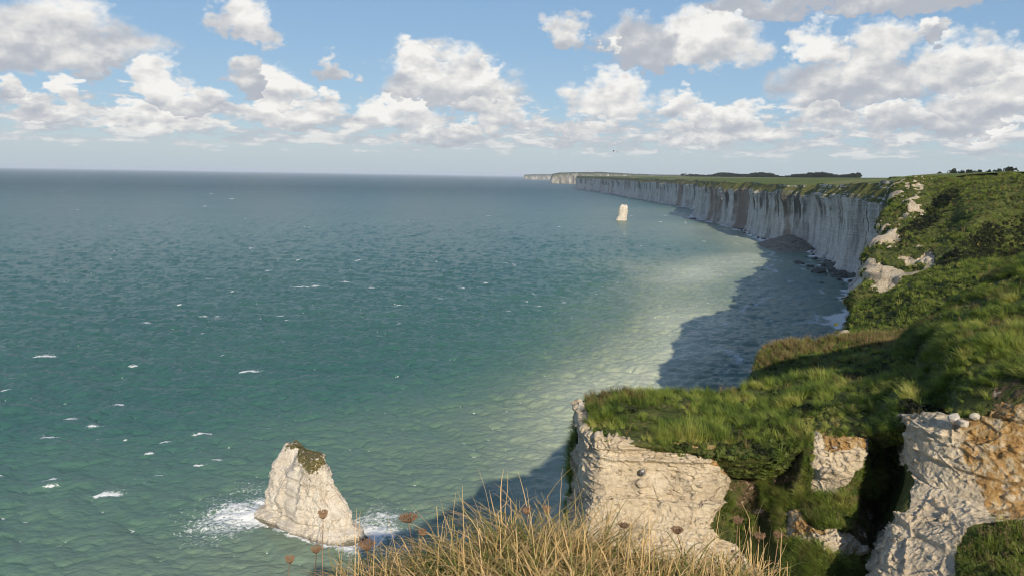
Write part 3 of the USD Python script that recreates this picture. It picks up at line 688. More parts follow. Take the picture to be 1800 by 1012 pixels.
# ------------------------------------------------------------------ sea stacks
def stack_mat(name, scale):
    g = G()
    p = g.pos()
    nz = g.add('separate_xyz', vector=g.add('geometry')('normal'))('z')
    z = g.add('separate_xyz', vector=p)('z')
    n1 = g.noise(g.map(p, (1, 1, 0.3)), 0.5 * scale, 5.0, 0.62); n2 = g.noise(g.map(p, (1, 1, 2)), 2.2 * scale, 5.0, 0.65)
    col = g.ramp(g.m('add', g.m('multiply', n1, .5), g.m('multiply', n2, .5)), [(0.33, (.30, .25, .19)), (0.46, (.50, .44, .36)), (0.6, (.62, .57, .49))])
    li = g.m('add', g.attr('lichen'), g.m('multiply', g.m('subtract', g.noise(p, 0.9 * scale, 6.0, 0.7), 0.5), 2.4))
    col = g.mix(g.ss(li, 0.52, 0.66), col, g.ramp(n2, [(0.35, (.055, .06, .024)), (0.5, (.12, .11, .045)), (0.65, (.24, .17, .08))]))
    wet = g.ss(g.m('add', z, g.m('multiply', n2, 1.5)), 2.0, 0.9)
    col = g.mix(g.m('multiply', wet, 0.8), col, (.07, .065, .045))
    bp = g.add('bump', height=g.m('add', n2, g.noise(p, 5 * scale, 4.0, .6)), strength=0.8, distance=0.25 / scale)('normal')
    return g.make(name, surface=g.add('principled_bsdf', base_color=col, roughness=0.95, specular_ior_level=0.15, normal=bp)('BSDF'))


def stack(name, label, levels, nth, nh, mat, furrow, seed, lich):
    """levels: height, left end (x, y), right end (x, y), half thickness front and back."""
    lv = np.array([(h, *l, *r, w0, w1) for h, l, r, w0, w1 in levels], float)
    hs = np.linspace(0, 1, nh)
    L = PchipInterpolator(np.linspace(0, 1, len(lv)), lv)(hs)
    th = np.linspace(0, 2 * np.pi, nth)
    c, s = np.cos(th), np.sin(th)
    e = 0.5
    cu = np.sign(c) * np.abs(c) ** e; su = np.sign(s) * np.abs(s) ** e
    mid = (L[:, 1:3] + L[:, 3:5]) / 2; ax = (L[:, 3:5] - L[:, 1:3]) / 2
    nrm = np.stack([-ax[:, 1], ax[:, 0]], 1); nrm /= np.linalg.norm(nrm, axis=1, keepdims=True)
    wd = np.where(su[None] < 0, L[:, 5:6], L[:, 6:7])
    xy = mid[:, None] + ax[:, None] * cu[None, :, None] + nrm[:, None] * (su[None] * wd)[..., None]
    g = np.concatenate([xy, np.repeat(L[:, :1], nth, 1)[..., None]], -1)
    out = np.stack([np.cos(th)[None] * ax[:, :1] / np.linalg.norm(ax, axis=1)[:, None] + np.sin(th)[None] * nrm[:, :1], np.cos(th)[None] * ax[:, 1:] / np.linalg.norm(ax, axis=1)[:, None] + np.sin(th)[None] * nrm[:, 1:], np.zeros((nh, nth))], -1)
    q = np.stack([g[..., 0], g[..., 1], g[..., 2] * 0.18], -1)
    q[:, -1] = q[:, 0]
    oc, ec = cracks(g, 1.5 * furrow, seed + 7, 1.3); oc2, ec2 = cracks(g, .6 * furrow, seed + 8, 1.6)
    oc[:, -1], ec[:, -1], oc2[:, -1] = oc[:, 0], ec[:, 0], oc2[:, 0]
    d = ridge(q, 0.19 / furrow, 3, seed) * 3.6 * furrow - 0.7 * furrow + fbm(g * [1, 1, .8], 0.8 / furrow, 5, seed + 3) * 0.8 * furrow + oc * .35 * furrow + oc2 * .18 * furrow - .22 * furrow * np.exp(-(ec / .06) ** 2) + 0.4 * furrow * np.exp(-(g[..., 2] / (1.7 * furrow)) ** 4) - 0.4 * furrow * np.exp(-((g[..., 2] - 2.4 * furrow - 1.2 * fbm(g, .12, 2, 4)) / (.35 * furrow)) ** 2) + (meshkit.noise(np.stack([g[..., 0] * .06, g[..., 1] * .06, g[..., 2] * 1.1 / furrow], -1), seed + 5) - .5) * 0.45 * furrow
    ctr = np.stack([mid[:, 0], mid[:, 1], L[:, 0]], 1)[-1]
    d[:, -1] = d[:, 0]
    g = g + out * d[..., None]
    g[..., 2] += sst(hs, .6, 1)[:, None] * fbm(g, .35 / furrow, 3, seed + 9) * 2.2 * furrow
    v = np.vstack([g.reshape(-1, 3), g[-1].mean(0) + [0, 0, .2 * furrow]])
    f = grid_faces(nh, nth, True)
    top = (nh - 1) * nth + np.arange(nth - 1)
    f = np.vstack([f, np.stack([top, top + 1, np.full(nth - 1, len(v) - 1)], 1)])
    li = np.r_[lich(g, hs[:, None] + 0 * g[..., 0], np.repeat(th[None], nh, 0)).ravel(), 1.0]
    m = mesh(name, (v, f), mat, smooth=55, attrs=None)
    return m, v, f, li


def big_stack():
    A, B = Z0(456, 903)[:2], Z0(622, 960)[:2]
    ax = (B - A); n = np.array([-ax[1], ax[0]]) / np.linalg.norm(ax)       # away from the viewer
    def at(px, y, back, zz):
        p = P(px, 0, y); return (p[0], y)
    lev = []
    # silhouette edges as surveyed: height, left px, right px
    for h, l, r, w in ((-1.5, 466, 620, 5.2), (0.0, 468, 618, 5.1), (1.4, 472, 614, 4.9), (1.9, 480, 606, 4.3), (5.0, 484, 599, 4.0), (9.0, 492, 585, 3.3), (11.6, 499, 574, 2.7), (13.7, 505, 565, 2.1), (15.0, 510, 560, 1.6), (15.6, 516, 556, 1.1)):
        ya, yb = A[1] + 2.2 + h * 0.1, B[1] + 2.2 + h * 0.35
        pa = P(l, CY, 1.0)[0]
        def pos(px, y, z):
            # find the direction whose height at y is z
            from_y = CY
            for _ in range(3):
                q = P(px, from_y, y); from_y += (q[2] - z) / y * FPX
            return P(px, from_y, y)[:2]
        lev.append((h, pos(l, ya, h), pos(r, yb, h), w, w))
    def lich(g, h, th):
        px, py = to_px(g)
        return np.clip(0.66 * sst(h, .70, .95) + 0.62 * np.exp(-((px - 548) / 26) ** 2 - ((py - 815) / 34) ** 2) + 0.3 * np.exp(-((px - 580) / 10) ** 2 - ((py - 852) / 10) ** 2), 0, .75)
    return stack('sea_stack', '', lev, 420, 170, M_STACK, 1.0, 201, lich)


M_STACK = stack_mat('stack_chalk', 1.0)
m, v, f, li = big_stack()
UsdGeom.PrimvarsAPI(m).CreatePrimvar('lichen', Sdf.ValueTypeNames.FloatArray, 'vertex')
stage.RemovePrim(m.GetPath()); USED.discard('/World/sea_stack')
m = mesh('sea_stack', (v, f), M_STACK, smooth=True, attrs=dict(lichen=li))
tag(m, 'big blunt white chalk stack with lichen on top, ringed by foam below the viewpoint', 'sea stack')
STACK_V = v


def needle():
    lev = []
    y = 1405.0
    for h, l, r, w in ((-2, 1082, 1101, 9), (0, 1083.5, 1100, 8.5), (6, 1085.5, 1100, 8), (8, 1087.5, 1100.3, 7.5), (14, 1088, 1101, 7), (22, 1089, 1101.5, 6.5), (26, 1090.5, 1101, 5), (28.0, 1093, 1100, 2)):
        x = lambda px: 188.5 + (px - 1092) / FPX * y
        lev.append((h, (x(l), y), (x(r), y - 3), w, w))
    return stack('sea_stack', '', lev, 90, 60, M_NEEDLE, 1.6, 301, lambda g, h, th: 0.35 * sst(h, .9, 1.0))


M_NEEDLE = stack_mat('needle_chalk', 0.4)
m, v, f, li = needle()
stage.RemovePrim(m.GetPath()); USED.discard('/World/sea_stack_001')
m = mesh('sea_stack', (v, f), M_NEEDLE, smooth=50 if False else True, attrs=dict(lichen=li))
tag(m, 'slim pale chalk needle standing in the sea far off, left of the long cliff', 'sea stack')
NEEDLE_V = v

# ------------------------------------------------------------------ sea
def ocean(N, L, seed, wind, U, small):
    rng = np.random.default_rng(seed)
    k1 = 2 * np.pi * np.fft.fftfreq(N, L / N)
    KX, KY = np.meshgrid(k1, k1, indexing='ij')
    K = np.hypot(KX, KY); K[0, 0] = 1e-6
    Lp = U * U / 9.81
    cosf = (KX * math.cos(wind) + KY * math.sin(wind)) / K
    S = np.exp(-1 / (K * Lp) ** 2) / K ** 4 * (0.12 + np.clip(cosf, 0, 1) ** 4) * np.exp(-(K * small) ** 2)
    S[0, 0] = 0
    H = np.sqrt(S) * (rng.standard_normal((N, N)) + 1j * rng.standard_normal((N, N)))
    h = np.fft.ifft2(H).real
    sc = 1 / h.std()
    dx = np.fft.ifft2(-1j * KX / K * H).real * sc; dy = np.fft.ifft2(-1j * KY / K * H).real * sc
    jx = np.gradient(dx, L / N, axis=0); jy = np.gradient(dy, L / N, axis=1)
    return h * sc, dx, dy, jx + jy


def sea():
    pyr = np.concatenate([np.linspace(0.0006, 0.02, 60), np.linspace(0.02, 0.62, 900)[1:], np.linspace(0.62, 2.0, 20)[1:]])   # slope below the horizon
    r = EYE / pyr[::-1]
    r = np.r_[r, 160000.0, 220000.0]
    a = np.concatenate([np.linspace(-180, -46, 30)[:-1], np.linspace(-46, -37, 20)[:-1], np.linspace(-37, 34, 800), np.linspace(34, 60, 30)[1:], np.linspace(60, 180, 24)[1:]])
    A, R = np.meshgrid(np.radians(a), r, indexing='ij')
    X, Y = R * np.sin(A), R * np.cos(A)
    wind = math.radians(62)
    T1 = ocean(1024, 460.0, 5, wind, 5.6, 0.22)
    T2 = ocean(512, 133.0, 9, wind + 0.5, 3.1, 0.12)
    def ev(t, L, n, rot, ox, oy):
        c, s = math.cos(rot), math.sin(rot)
        u, w = (c * X + s * Y + ox) / L * n, (-s * X + c * Y + oy) / L * n
        return [map_coordinates(q, [u, w], order=1, mode='grid-wrap') for q in t]
    h1, dx1, dy1, j1 = ev(T1, 460, 1024, 0.0, 0, 0)
    h2, dx2, dy2, j2 = ev(T2, 133, 512, 0.35, 31, 7)
    # shelter close under the cliffs, and the swell too small to see far out
    pts2 = np.vstack([np.stack([cx0, yy], 1)[::3], [(60, 120), (45, 95), (30, 75), (25, 60), (8, 30), (2, 28), (85, 150), (70, 132)]])
    tree = cKDTree(pts2)
    xy = np.stack([X.ravel(), Y.ravel()], 1)
    dist = tree.query(xy)[0].reshape(X.shape)
    inland = (X > np.interp(Y, COAST[:, 1], COAST[:, 0]) - 2) & (Y > 172)
    amp = 1 / (1 + (R / 2200.0) ** 2)
    amp = amp * (0.55 + 0.45 * sst(dist, 10, 120)) * (0.65 + 0.35 * sst(R, 170, 330))
    a1, a2 = 0.40 * amp, 0.18 * amp
    Zs = a1 * h1 + a2 * h2
    cut = 1 / (1 + (R / 500.0) ** 2)
    X2 = X + (0.9 * a1 * dx1 + 0.8 * a2 * dx2) * cut; Y2 = Y + (0.9 * a1 * dy1 + 0.8 * a2 * dy2) * cut
    # silt washed off the chalk, cut back under the cliff to paint its shade
    sv = SILT_SHADE
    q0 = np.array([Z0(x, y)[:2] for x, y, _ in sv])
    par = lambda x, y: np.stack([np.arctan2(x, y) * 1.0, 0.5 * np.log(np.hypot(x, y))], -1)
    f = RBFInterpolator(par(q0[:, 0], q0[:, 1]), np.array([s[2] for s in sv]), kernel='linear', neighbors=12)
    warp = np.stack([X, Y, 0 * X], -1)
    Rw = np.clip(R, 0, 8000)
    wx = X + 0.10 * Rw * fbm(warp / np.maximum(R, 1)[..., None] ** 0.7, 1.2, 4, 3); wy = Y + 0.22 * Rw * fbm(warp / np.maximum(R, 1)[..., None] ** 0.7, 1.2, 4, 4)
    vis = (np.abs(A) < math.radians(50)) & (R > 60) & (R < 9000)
    silt_shade = np.zeros(X.shape)
    silt_shade[vis] = f(par(wx[vis], wy[vis]))
    silt_shade = np.clip(silt_shade, 0, 1) + 0.12 * fbm(warp * [0.6, 1, 1], 0.03, 4, 6) * sst(1200 - R, 0, 600)
    # whitecaps where crests fold, thinned into groups
    jj = a1 * j1 * 0.9 + a2 * j2 * 0.8
    grp = fbm(warp, 0.011, 3, 17)
    sel = (R < 1200) & (np.abs(A) < 0.65)
    fold = -jj / amp + 0.9 * (0.6 * grp + 0.4 * fbm(warp, 0.05, 3, 19)) * np.std(jj[sel])  * 3
    q1, q2 = np.quantile(fold[sel], [0.984, 0.997])
    cap = sst(fold, q1, q2) * (R < 1500) * sst(R, 1500, 700)
    # breaking crests: short streaks lying along the waves
    pr = np.random.default_rng(31)
    cr_ = np.exp(pr.uniform(math.log(190), math.log(4200), 1000)); ca = pr.uniform(-0.62, 0.5, 1000)
    cpos = np.stack([cr_ * np.sin(ca), cr_ * np.cos(ca)], 1)
    keep = (meshkit.noise(np.c_[cpos * 0.006, 0 * ca], 41) + 0.3 * pr.uniform(size=1000)) > 0.60
    keep &= cKDTree(pts2).query(cpos)[0] > 45
    cpos = cpos[keep]
    csz = pr.lognormal(-0.4, 0.55, len(cpos)) * (0.75 + cr_[keep] / 1400)
    cw, sw_ = math.cos(0.22), math.sin(0.22)
    patch_ = np.zeros(X.shape)
    near_ = (R > 150) & (R < 4600) & (np.abs(A) < 0.7)
    ctree = cKDTree(np.stack([X[near_], Y[near_]], 1))
    acc = np.zeros(near_.sum()); vx = np.stack([X[near_], Y[near_]], 1)
    for (px_, py_), sz in zip(cpos, csz):
        ii = np.array(ctree.query_ball_point((px_, py_), 11 * sz), int)
        if len(ii) == 0: continue
        dx_, dy_ = vx[ii, 0] - px_, vx[ii, 1] - py_
        u_ = dx_ * cw + dy_ * sw_; w_ = -dx_ * sw_ + dy_ * cw
        w_ = w_ + 0.05 * u_ * np.sin(u_ * 0.5 + px_)
        acc[ii] = np.maximum(acc[ii], np.exp(-(u_ / (3.6 * sz)) ** 2) * (0.95 * np.exp(-(w_ / (0.75 * sz)) ** 2) + 0.42 * np.exp(-((w_ - 1.6 * sz) / (2.0 * sz)) ** 2)))
    patch_[near_] = acc
    patch_ *= 0.35 + 0.65 * sst(Zs / np.maximum(amp, .05), -.1, .35)
    cw, sw_ = math.cos(0.25), math.sin(0.25)
    along = np.stack([(X * cw + Y * sw_) * 0.07, (-X * sw_ + Y * cw) * 0.09, 0 * X], -1)
    far = sst(meshkit.noise(along, 23) + 0.35 * grp + 0.10 * meshkit.noise(along * 4, 24), 1.0, 1.1) * (R > 450) * (R < 5000) * 0.85
    # surf at the foot of the cliffs and round the stacks
    wob = fbm(warp, 0.05, 4, 27)
    surf = sst(15 + 30 * wob - dist, -5, 5) * 0.9
    lines = np.exp(-((dist - 32 - 40 * fbm(warp, 0.02, 3, 29)) / 4.5) ** 2) * sst(wob, -0.10, 0.15) * 0.62 + np.exp(-((dist - 58 - 50 * fbm(warp, 0.018, 3, 31)) / 4.0) ** 2) * sst(fbm(warp, 0.03, 3, 33), -0.05, 0.12) * 0.6
    lines = lines * (Y > 200)
    base = STACK_V[np.abs(STACK_V[:, 2]) < 0.5][:, :2]
    dst = cKDTree(base).query(xy)[0].reshape(X.shape)
    ctr = base.mean(0)
    right = (X - ctr[0]) / 20 ; left = -right
    reach = 1.2 + 11.0 * sst(left, .35, 1.0) + 8.5 * sst(right, .35, .75) + 1.0 * sst(Y - ctr[1], 0, 6)
    ring = 0.95 * np.exp(-(dst / reach) ** 1.2) + 0.7 * fbm(warp * [1, 1.6, 1], .16, 4, 35) * np.exp(-(dst / (reach * 1.6)) ** 2)
    dn = np.hypot(X - 188.5, Y - 1405)
    ring2 = np.exp(-((dn - 10) / 5) ** 2) * 0.5
    foam = np.clip(np.maximum.reduce([0.75 * cap, 0 * far, patch_, surf, lines, ring, ring2]), 0, 1)
    wet = -0.0
    g = np.stack([X2, Y2, Zs], -1)
    m = mesh('sea', (g.reshape(-1, 3), grid_faces(len(a), len(r))), M_SEA, smooth=True, attrs=dict(silt_shade=silt_shade.ravel(), foam=foam.ravel(), range=R.ravel()))
    tag(m, 'wind ruffled green sea with whitecaps, milky with chalk near the shore', 'sea', kind='structure')


SILT_SHADE = [(0, 320, 0), (450, 330, 0), (900, 340, 0), (0, 400, 0), (500, 400, 0.02), (900, 400, .04), (0, 600, .04), (400, 600, .04), (700, 550, .06), (1000, 420, .06), (1100, 420, .12), (900, 600, .12), (1000, 560, .2), (1080, 560, .5), (1150, 560, .8), (1250, 560, .95), (1200, 620, 1), (1100, 640, .85), (1000, 640, .5), (900, 660, .28), (800, 660, .15), (600, 700, .07), (300, 700, .05), (0, 750, .07),
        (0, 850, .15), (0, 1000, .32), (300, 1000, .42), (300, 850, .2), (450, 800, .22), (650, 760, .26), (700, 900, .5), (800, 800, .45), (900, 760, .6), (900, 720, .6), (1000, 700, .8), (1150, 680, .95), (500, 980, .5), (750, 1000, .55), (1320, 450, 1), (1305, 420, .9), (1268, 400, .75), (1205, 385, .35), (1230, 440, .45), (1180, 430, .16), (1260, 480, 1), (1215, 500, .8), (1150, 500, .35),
        (1100, 500, .12), (1195, 376, .5), (1180, 368, .6), (1120, 362, .12), (1050, 345, .05), (1400, 500, .22), (1350, 560, .22), (1300, 650, .2), (1480, 520, .22), (1400, 450, .3), (1290, 560, .75), (1250, 640, .7), (1340, 500, .45), (1310, 560, .4), (1275, 650, .35)]  # low values in the bay darken the cliff shadow by colour, not clearer water


def sea_material():
    g = G()
    p = g.pos()
    R = g.attr('range')
    silt_shade, foam = g.attr('silt_shade'), g.attr('foam')
    near = g.ss(R, 2500.0, 150.0)
    n1 = g.noise(g.map(p, (0.55, 1.0, 1.0), rot=(0, 0, 0.4)), 1.25, 4.0, 0.68)
    n2 = g.noise(g.map(p, (0.5, 1.0, 1.0), rot=(0, 0, 0.5)), 0.16, 3.0, 0.62)
    n3 = g.noise(g.map(p, (0.35, 1.0, 1.0), rot=(0, 0, 0.25)), 0.028, 3.0, 0.6)
    sw = g.m('add', silt_shade, g.m('multiply', g.m('subtract', n3, 0.5), 0.16))
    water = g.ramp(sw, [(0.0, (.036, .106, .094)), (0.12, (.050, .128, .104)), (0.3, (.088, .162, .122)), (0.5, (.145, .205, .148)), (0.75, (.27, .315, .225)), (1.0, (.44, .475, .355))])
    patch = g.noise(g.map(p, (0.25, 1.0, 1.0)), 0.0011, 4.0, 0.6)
    water = g.mix(g.m('multiply', g.ss(patch, 0.52, 0.66), g.m('multiply', g.ss(R, 900.0, 2600.0), 0.75)), water, (.018, .054, .070))  # dark bands painted into the far water as cloud shade
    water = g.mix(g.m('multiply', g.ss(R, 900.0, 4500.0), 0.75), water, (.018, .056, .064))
    light_streak = g.noise(g.map(p, (0.16, 1.0, 1.0), rot=(0, 0, 0.1)), 0.006, 5.0, 0.72)
    water = g.mix(g.m('multiply', g.ss(R, 500.0, 1800.0), g.ss(light_streak, 0.44, 0.62, 0.0, 0.55)), water, (.050, .110, .112))  # streaks coloured in for the light and dark of far waves and cloud bands
    lace = g.add('voronoi_texture', vector=g.add('vector_math', math_type='add', vector1=p, vector2=g.noise(p, 0.7, 3.0, 0.6, out='color'))('vector'), scale=0.9, feature='distance_to_edge')('distance')
    fz = g.m('add', foam, g.m('add', g.m('multiply', g.m('subtract', g.noise(p, 1.1, 6.0, 0.75), 0.5), 1.9), g.m('multiply', g.ss(lace, 0.12, 0.0), 0.18)))
    ff = g.m('multiply', g.ss(fz, 0.44, 0.92), g.ss(foam, 0.04, 0.22))
    col = g.mix(ff, water, (.72, .73, .72))
    h = g.m('add', g.m('multiply', n1, g.ss(R, 150.0, 400.0, 0.46, 0.75)), g.m('add', g.m('multiply', n2, 0.42), g.m('multiply', g.m('multiply', n3, 3.0), g.ss(R, 300.0, 1500.0))))
    bp = g.add('bump', height=h, strength=0.75, distance=1.0)('normal')
    rough = g.m('add', g.m('multiply', ff, 0.6), g.add('map_range', value=R, from_min=150.0, from_max=4000.0, to_min=0.16, to_max=0.38, clamp=True)('result'))
    b = g.add('principled_bsdf', base_color=col, roughness=rough, ior=1.33, specular_ior_level=g.add('map_range', value=R, from_min=200.0, from_max=1500.0, to_min=0.34, to_max=0.12, clamp=True)('result'), normal=bp)('BSDF')
    return g.make('sea_water', surface=b)


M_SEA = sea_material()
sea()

# ------------------------------------------------------------------ vegetation
rng = np.random.default_rng(77)


def blade(root, L, w, lean, az, droop, seg, curl=0.0, kink=0.0, at=0.6):
    """One grass blade as a tapering bent strip."""
    t = np.linspace(0, 1, seg + 1)
    ang = lean + droop * t ** 1.4 + kink * (t > at)
    st = L / seg
    hx = np.r_[0, np.cumsum(np.sin(ang[:-1]) * st)]; hz = np.r_[0, np.cumsum(np.cos(ang[:-1]) * st)]
    a = az + curl * t
    c = root + np.stack([hx * np.cos(a), hx * np.sin(a), hz], 1)
    side = np.stack([-np.sin(a), np.cos(a), 0 * a], 1) * (w * (1 - t) ** 0.6 * 0.5 + 0.0004)[:, None]
    v = np.empty((2 * (seg + 1), 3)); v[0::2] = c - side; v[1::2] = c + side
    i = np.arange(seg) * 2
    f = np.vstack([np.stack([i, i + 1, i + 3], 1), np.stack([i, i + 3, i + 2], 1)])
    return v, f


def join(parts):
    v, f, n = [], [], 0
    for a, b in parts:
        v.append(a); f.append(b + n); n += len(a)
    return np.vstack(v), np.vstack(f)


def tuft(n, seed, w=0.03, lean=(0.1, 0.7), droop=(0.3, 1.5), rad=0.22, bias=None, seg=3):
    r = np.random.default_rng(seed)
    out = []
    for _ in range(n):
        a = r.uniform(0, 2 * np.pi); q = rad * math.sqrt(r.uniform())
        az = a + r.normal(0, 0.7)
        if bias is not None and r.uniform() < 0.7: az = bias + r.normal(0, 0.5)
        out.append(blade(np.array([q * math.cos(a), q * math.sin(a), -0.06]), r.uniform(0.5, 1.1), w * r.uniform(.6, 1.2), r.uniform(*lean), az, r.uniform(*droop), seg))
    return join(out)


def shrub(n, seed, leaf=0.10, flat=0.7):
    r = np.random.default_rng(seed)
    out = []
    for _ in range(n):
        d = r.normal(size=3); d[2] = abs(d[2]); d /= np.linalg.norm(d)
        lump = 0.75 + 0.35 * math.sin(3 * math.atan2(d[1], d[0]) + seed) * d[2]
        p = d * [0.5, 0.5, 0.5 * flat] * lump * r.uniform(0.55, 1.0)
        u = np.cross(d, r.normal(size=3)); u /= np.linalg.norm(u); w = np.cross(d, u) + 0.5 * d * r.normal()
        s = leaf * r.uniform(.6, 1.3)
        v = np.array([p - u * s, p + w * s * .55, p + u * s, p - w * s * .55])
        out.append((v, np.array([[0, 1, 2], [0, 2, 3]])))
    return join(out)


def stalks(n, seed):
    r = np.random.default_rng(seed)
    out = []
    for _ in range(n):
        az = r.uniform(0, 6.28); L = r.uniform(.6, 1.1)
        v, f = blade(np.array([r.normal(0, .08), r.normal(0, .08), 0]), L, .02, r.uniform(0, .3), az, r.uniform(0, .4), 3)
        out.append((v, f))
        top = v[-2:].mean(0)
        for _ in range(7):
            u = r.normal(size=3); u[2] = abs(u[2]); u /= np.linalg.norm(u)
            out.append((np.array([top, top + u * .07 + [.012, 0, 0], top + u * .08 + [0, .014, .01]]), np.array([[0, 1, 2]])))
    return join(out)


PROTOS = {'grass_tuft': [(tuft(46, s, 0.030), M_GRASS) for s in (1, 2, 3)],
          'grass_lean': [(tuft(46, s, 0.030, (0.4, 1.0), (0.6, 1.6), bias=2.6), M_GRASS) for s in (4, 5)],
          'dry_tuft': [(tuft(40, s, 0.026, (0.0, 0.5), (0.2, 1.0)), M_DRY) for s in (6, 7)],
          'shrub': [(shrub(150, s), M_SHRUB) for s in (8, 9, 10)],
          'stalks': [(stalks(5, s), M_BROWNHEAD) for s in (11, 12)]}


def scatter(name, label, cat, where, kinds, count, size, seed, weight=None, tilt=0.4, sink=0.0):
    """Countless tufts rooted on a land's surface. kinds: (prototype, share)."""
    g, rock, n = where
    r = np.random.default_rng(seed)
    c = (g[:-1, :-1] + g[1:, 1:]) / 2
    area = np.linalg.norm(np.cross(g[1:, :-1] - g[:-1, :-1], g[:-1, 1:] - g[:-1, :-1]), axis=2)
    w = area * (rock[:-1, :-1] < 0.3)
    px, py = to_px(c)
    if weight is not None: w = w * weight(c, px, py)
    w = w.ravel() / w.sum()
    k = r.choice(len(w), count, p=w)
    i, j = np.unravel_index(k, area.shape)
    u, v = r.uniform(size=(2, count, 1))
    pos = g[i, j] + u * (g[i + 1, j] - g[i, j]) + v * (g[i, j + 1] - g[i, j])
    nn = n[i, j]
    nn = nn * np.sign(nn[:, 2:3] + 1e-9)
    up = nn * tilt + np.array([0, 0, 1 - tilt]) + r.normal(0, 0.08, (count, 3)); up /= np.linalg.norm(up, axis=1, keepdims=True)
    names, protos = [], []
    pi = UsdGeom.PointInstancer.Define(stage, uname(name))
    base = str(pi.GetPath())
    for kd, share in kinds:
        ps = PROTOS[kd]
        for q, (vf, mt) in enumerate(ps):
            pm = mesh(kd, vf, mt, base)
            protos.append(pm.GetPath()); names.append(share / len(ps))
    pr = np.array(names) / sum(names)
    idx = r.choice(len(pr), count, p=pr)
    patch = meshkit.noise(pos * (1.6 / max(size[1], .3)) * 0.3, seed)
    sc = (size[0] + (size[1] - size[0]) * np.clip(0.42 * r.uniform(size=count) + 1.25 * (patch - 0.36), 0, 1))
    ang = r.uniform(-1.2, 1.2, count) if any('lean' in k for k, _ in kinds) else r.uniform(0, 6.28, count)
    # rotation: spin about z, then z onto up
    qz = np.stack([np.cos(ang / 2), 0 * ang, 0 * ang, np.sin(ang / 2)], 1)
    ax = np.stack([-up[:, 1], up[:, 0], 0 * ang], 1); cw = 1 + up[:, 2]
    qt = np.c_[cw, ax]; qt /= np.linalg.norm(qt, axis=1, keepdims=True)
    a, b = qt, qz
    q = np.stack([a[:, 0] * b[:, 0] - a[:, 3] * b[:, 3], a[:, 1] * b[:, 0] + a[:, 2] * b[:, 3], a[:, 2] * b[:, 0] - a[:, 1] * b[:, 3], a[:, 3] * b[:, 0] + a[:, 0] * b[:, 3]], 1)
    pi.CreatePrototypesRel().SetTargets(protos)
    pi.CreatePositionsAttr(Vt.Vec3fArray.FromNumpy((pos - up * sink * sc[:, None]).astype(np.float32)))
    pi.CreateOrientationsAttr(Vt.QuathArray([Gf.Quath(*map(float, x)) for x in q]))
    sx = sc * r.uniform(0.85, 1.2, count)
    pi.CreateScalesAttr(Vt.Vec3fArray.FromNumpy(np.stack([sx, sx, sc * r.uniform(0.75, 1.15, count)], 1).astype(np.float32)))
    pi.CreateProtoIndicesAttr(Vt.IntArray.FromNumpy(idx.astype(np.int32)))
    tag(pi, label, cat, kind='stuff')
    return pos


LN = list(LAND.keys())
PROTOS['thicket'] = [(shrub(150, s), M_THICK) for s in (21, 22)]
LG, LF, LE, LD, LW = (LAND[k] for k in LN)
inbox = lambda px, py, m=60: ((px > 980) & (px < 1800 + m) & (py > 250) & (py < 1060)).astype(float)


def poly(*q): return lambda px, py: inside([q], px, py).astype(float)


scatter('grass', 'short windblown grass on the near spur and the bank to its right', 'grass', LD, [('grass_tuft', .3), ('grass_lean', .7)], 13000, (0.16, 0.72), 1, lambda c, px, py: inbox(px, py) * (0.12 + sst(meshkit.noise(c * [1.1, 1.1, 1.1], 71), .30, .62)) * (1 - 0.8 * inside([[(1745, 690), (1850, 660), (1850, 780), (1740, 770)]], px, py)))
scatter('dry_grass', 'straw coloured grass among the green on the near spur', 'dry grass', LD, [('dry_tuft', .85), ('stalks', .15)], 2200, (0.22, 0.5), 2, lambda c, px, py: inbox(px, py) * (0.05 + sst(fbm(c, .35, 3, 8), .02, .2) + 1.5 * inside([[(1030, 680), (1130, 680), (1130, 705), (1030, 720)]], px, py)))
scatter('undergrowth', 'dark leafy undergrowth along the edge of the near spur', 'undergrowth', LD, [('shrub', .75), ('thicket', .25)], 2600, (0.25, 0.6), 3, lambda c, px, py: inbox(px, py) * (0.02 + 1.6 * inside([[(1262, 785), (1300, 775), (1440, 765), (1440, 900), (1262, 900)]], px, py) + sst(fbm(c, .5, 3, 18), .05, .2) * (1 + 2 * inside([[(1080, 720), (1280, 740), (1450, 720), (1640, 620), (1680, 700), (1600, 760), (1280, 800), (1080, 780)]], px, py))))
GUL = [[(1262, 790), (1300, 850), (1272, 880), (1262, 920), (1330, 940), (1340, 860), (1330, 775)], [(1530, 760), (1592, 755), (1575, 850), (1545, 900), (1530, 840)], [(1268, 775), (1430, 765), (1425, 868), (1470, 872), (1530, 800), (1562, 780), (1560, 900), (1545, 1000), (1390, 1040), (1360, 900), (1330, 900), (1300, 840)]]
BUSH = [[(1650, 1030), (1690, 965), (1740, 935), (1830, 915), (1850, 1080), (1640, 1080)]]
scatter('gully_plants', 'tangle of weeds and grass filling the gully between the chalk faces', 'weeds', LW, [('shrub', .42), ('thicket', .08), ('grass_tuft', .38), ('dry_tuft', .12)], 5200, (0.18, 0.42), 4, lambda c, px, py: inside(GUL, px, py) * (0.15 + sst(fbm(c, 1.0, 3, 28), -.05, .1)), 0.6)
scatter('bush_leaves', 'dark leafy bush in the bottom right corner', 'bush', LW, [('shrub', .6), ('thicket', .15), ('grass_tuft', .15), ('stalks', .1)], 1300, (0.12, 0.75), 5, lambda c, px, py: inside(BUSH, px, py) * 1.0, 0.6)
scatter('grass', 'grass on the smaller spur above the shaded bay', 'grass', LE, [('grass_tuft', .55), ('grass_lean', .35), ('shrub', .1)], 7000, (0.35, 0.85), 6, lambda c, px, py: inbox(px, py))
